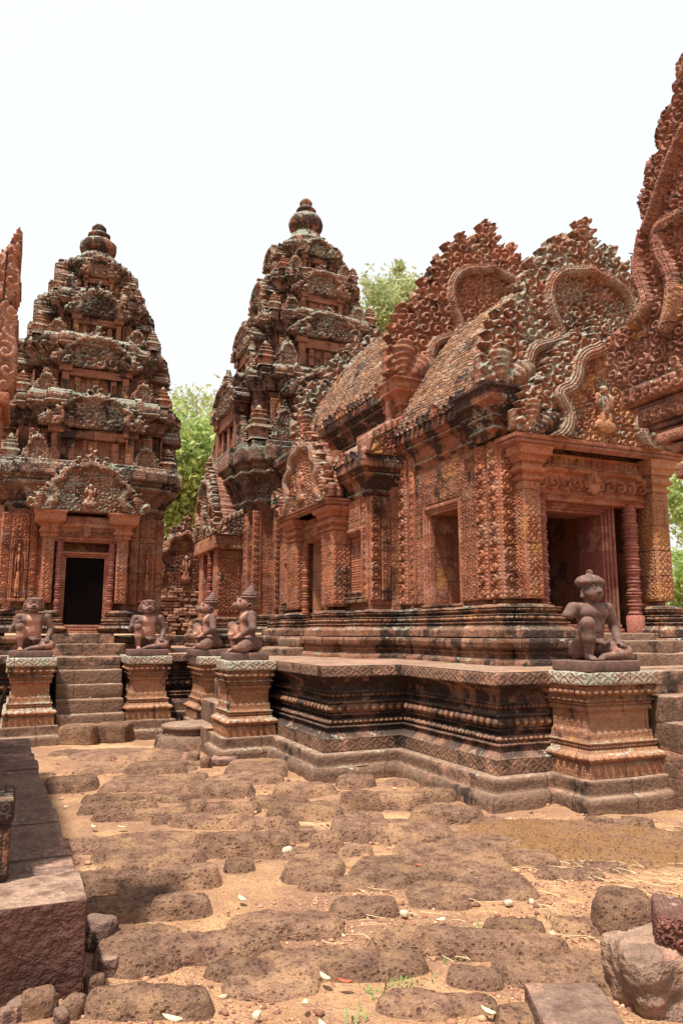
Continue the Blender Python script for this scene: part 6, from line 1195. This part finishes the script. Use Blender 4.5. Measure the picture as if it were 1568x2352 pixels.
def tree(base, height, crown_c, crown_r, n, mat, label, seed, leaf=.16, clumps=40, sparse=.0):
    rg = np.random.default_rng(seed); T_ = thing('tree', label, 'tree', base, 'trees beyond the temple'); b = np.array(base, float); cc = np.array(crown_c, float); R = np.array(crown_r, float)
    mb = MB()
    def limb(p, q, r0, r1, k=7, wob=.25):
        p, q = np.array(p, float), np.array(q, float); t_ = np.linspace(0, 1, 9); C_ = p[None] * (1 - t_[:, None]) + q[None] * t_[:, None] + np.sin(t_ * pi)[:, None] * (rg.random(3) - .5) * wob * np.linalg.norm(q - p) * .5
        d = (q - p) / np.linalg.norm(q - p); s1 = np.cross(d, (0.3, .9, .1)); s1 /= np.linalg.norm(s1); s2 = np.cross(d, s1); a = np.linspace(0, 2 * pi, k + 1); V = C_[:, None] + (np.cos(a)[None, :, None] * s1 + np.sin(a)[None, :, None] * s2) * (r0 + (r1 - r0) * t_)[:, None, None]
        mb.add(V.reshape(-1, 3), grid_faces(9, k + 1))
    top = cc - [0, 0, R[2] * .3]; limb(b, top, height * .022, height * .012); cl = []
    for i in range(clumps):
        v = rg.normal(size=3); v /= np.linalg.norm(v); c = cc + v * R * (rg.random()**.45); cl.append(c)
        if i < 26: limb(b + (top - b) * (.6 + .4 * rg.random()), c, height * .006, height * .0015, 5)
    build('trunk', mb, M_bark, T_, smooth=True); per = n // clumps; Vs = []
    for c in cl:
        s = (.14 + .16 * rg.random()) * R.min(); P = c + rg.normal(size=(per, 3)) * s * [1.25, 1.25, .75]; Vs.append(P)
    P = np.concatenate(Vs); m = len(P); a = rg.normal(size=(m, 3)); a /= np.linalg.norm(a, axis=1)[:, None]; e = rg.normal(size=(m, 3)); e[:, 2] *= .5; e = np.cross(a, e); e /= np.linalg.norm(e, axis=1)[:, None]; L = leaf * (.6 + .8 * rg.random(m))[:, None]
    V = np.stack([P - a * L, P + e * L * .42, P + a * L, P - e * L * .42], 1).reshape(-1, 3); mb = MB(); mb.add(V, np.arange(m * 4).reshape(m, 4), V[:, :2]); build('crown', mb, mat, T_); return T_
def tr(u, v, Y, R, n, mat, label, seed, leaf=.16, clumps=40): c = aty(u, v, Y); return tree((c[0], Y, -.1), c[2], c, R, n, mat, label, seed, leaf, clumps)
tr(430, 1075, 34, (2.6, 2.4, 2.7), 13000, M_lf, 'bright yellow-green leafy tree seen in the gap between the two towers', 1, .17, 60)
tr(448, 985, 44, (3.0, 2.5, 2.2), 2600, M_lf2, 'thin airy tree top rising above the bright green tree in the gap', 2, .17, 36)
tr(410, 1180, 36, (2.2, 2.4, 2.2), 7000, M_lf, 'low green bushy tree at the bottom of the gap between the towers', 3, .16, 36)
tr(900, 725, 36, (2.7, 2.4, 1.9), 6500, M_lf2, 'pale green feathery tree top right of the central tower', 4, .16, 44)
tr(925, 660, 38, (.8, .8, 1.9), 900, M_lf2, 'slender wispy tree top rising behind the pale green tree', 5, .16, 18)
tr(1600, 1160, 30, (2.0, 2.4, 2.3), 6000, M_lf, 'green tree at the right edge above the doorway pilaster', 6, .16, 36)
tr(1600, 1340, 26, (1.8, 2.0, 2.2), 7000, M_lf, 'dark green bush-like tree low at the right edge', 7, .14, 36)

# more trees round the precinct, out of this view but there when one steps aside
far_trees = [o for o in list(COL.objects) if o.name.startswith('tree') and o.parent is None and o.type == 'EMPTY']
for i, (x, y, sc_, k) in enumerate(((-9, 31, 1.1, 0), (37, 20, 1.1, 0), (34, 9, 1., 5), (-16, 24, 1., 2), (-20, 15, 1.1, 3))):
    src = far_trees[k]; o = dup(src, (x, y, -.1), i * 1.3, 'leafy tree beyond the temple precinct, off to the side'); o.scale = (sc_,) * 3
